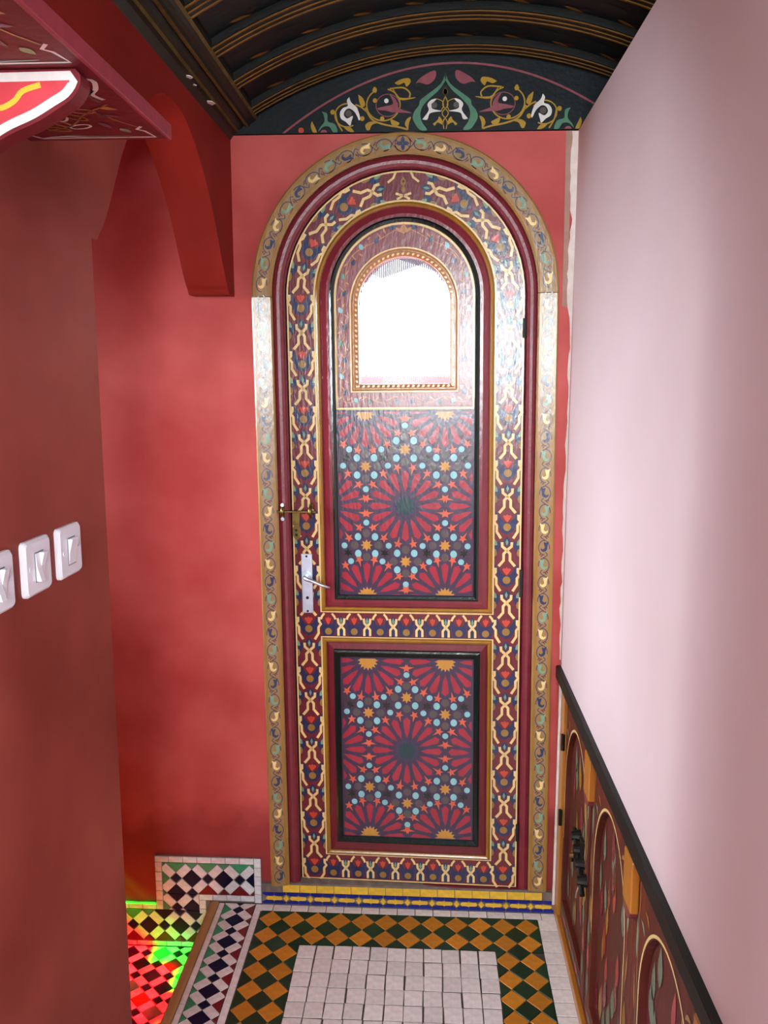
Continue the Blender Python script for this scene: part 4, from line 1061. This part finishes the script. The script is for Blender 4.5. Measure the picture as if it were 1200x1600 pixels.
for yb in (0.963, 0.45, -0.10):
    br = sb(MB().prism(bp_, yb, yb + 0.026, lambda x, z, y: (x, y, z)), 'bracket', SHELFR)
    P = Paint(lambda u, v, yb=yb: (u, yb, v))
    inner = [(XL + 0.006, 1.996), (-0.44, 1.9965), (-0.392, 1.997)] + smooth_pts([(-0.3885, 1.990), (-0.398, 1.979), (-0.412, 1.971), (-0.436, 1.958), (-0.461, 1.948), (-0.480, 1.938), (-0.511, 1.919), (-0.541, 1.889), (-0.557, 1.862)], 3)
    P.stroke(inner, 0.0095, WHITEPT, 2)
    P.poly(inner + [(XL + 0.004, 1.84)], mat('paint_bracket_red', (214, 70, 80), 0.4, 0.1, 30), 1)
    P.stroke(smooth_pts([(-0.425, 1.988), (-0.445, 1.982), (-0.455, 1.972), (-0.470, 1.965), (-0.478, 1.968)], 4), 0.006, mat('paint_yellow', (240, 200, 70), 0.35, 0.05, 30), 3)
    P.build('painted_front', br)

# ------------------------------------------------------------------ light switches
def switch(y0, label, double):
    cy = y0 + 0.041; cz = 1.407
    r = empty('light_switch', (XL, cy, cz - 0.04)); tag(r, label, 'switch', 'white switches in a row on the left wall')
    def S(mb, name, m, parent=r, **k):
        o = mb.build(name, m, parent, **k)
        if parent is r: o.location = (-XL, -cy, -(cz - 0.04))
        return o
    hw = 0.041
    mb = MB()
    def rr(h, x, rad=0.008):
        p = []
        for cx_, cz_, a0 in ((h - rad, h - rad, 0), (-h + rad, h - rad, 90), (-h + rad, -h + rad, 180), (h - rad, -h + rad, 270)):
            for k in range(5):
                a = math.radians(a0 + 22.5 * k); p.append((x, cy + cx_ + rad * math.cos(a), cz + cz_ * 0.97 + rad * math.sin(a)))
        return p
    R1, R2, R3 = rr(hw, XL), rr(hw, XL + 0.005), rr(hw - 0.004, XL + 0.0085, 0.006)
    mb.rings([R1, R2, R3]); b = len(mb.v) - 20; mb.f.append(tuple(range(b, b + 20))); mb.f.append(tuple(range(20)))
    pl = S(mb, 'plate', PLASTIC)
    S(MB().box(XL + 0.0082, XL + 0.0095, cy - 0.0135, cy + 0.0135, cz - 0.0215, cz + 0.0215), 'rocker_gap', mat('grey_gap', (120, 118, 124), 0.6, 0.05, 10))
    def rocker(ya, yb, up):
        x = XL + 0.0095; t = (0.0075, 0.0005) if up else (0.0005, 0.0075)
        v = [(x, cz - 0.020), (x + t[1], cz - 0.020), (x + 0.0022, cz), (x + t[0], cz + 0.020), (x, cz + 0.020)]
        S(MB().prism(v, ya, yb, lambda a, z, y: (a, y, z)), 'rocker', PLASTIC)
    if double: rocker(cy - 0.0125, cy - 0.0004, False); rocker(cy + 0.0004, cy + 0.0125, True)
    else: rocker(cy - 0.0125, cy + 0.0125, True)
    for s in (-1, 1): S(MB().tube([(XL + 0.008, cy + s * 0.027, cz), (XL + 0.0094, cy + s * 0.027, cz)], 0.004, 12), 'screw_cap', PLASTIC)
switch(1.238, 'white wall switch with one wide rocker, nearest the wall corner', False)
switch(1.127, 'white wall switch with a split double rocker, middle of the row', True)
switch(1.014, 'white wall switch cut off by the left edge of the view', True)

# ------------------------------------------------------------------ what lies outside the door
struct(MB().box(-4, 4, D + 0.15, 9, -0.1, 0.0).build('floor_terrace', mat('terrace_stone', (120, 112, 106), 0.8, 0.1, 6)), 'sunlit terrace outside the door')
pw = struct(MB().box(-4, 4, 7.6, 7.8, 0.0, 1.70).build('wall_parapet', mat('rose_render', (170, 90, 90), 0.8, 0.15, 5)), 'parapet of the terrace')
struct(MB().box(-0.75, 0.60, 3.3, 5.2, 2.235, 2.36).build('trim_4', mat('slate_awning', (30, 38, 58), 0.8, 0.1, 6)), 'awning over the terrace outside the door')

twr = struct(MB().box(-1.35, -0.50, 12.0, 12.8, 0.0, 3.3).build('wall_house', mat('lime_white', (240, 238, 232), 0.8, 0.05, 5)), 'white house seen through the fluted door glass')
MB().box(-1.08, -0.70, 11.95, 12.0, 2.36, 2.74).build('shutter', mat('blue_shutter', (36, 56, 78), 0.6, 0.1, 5), twr)
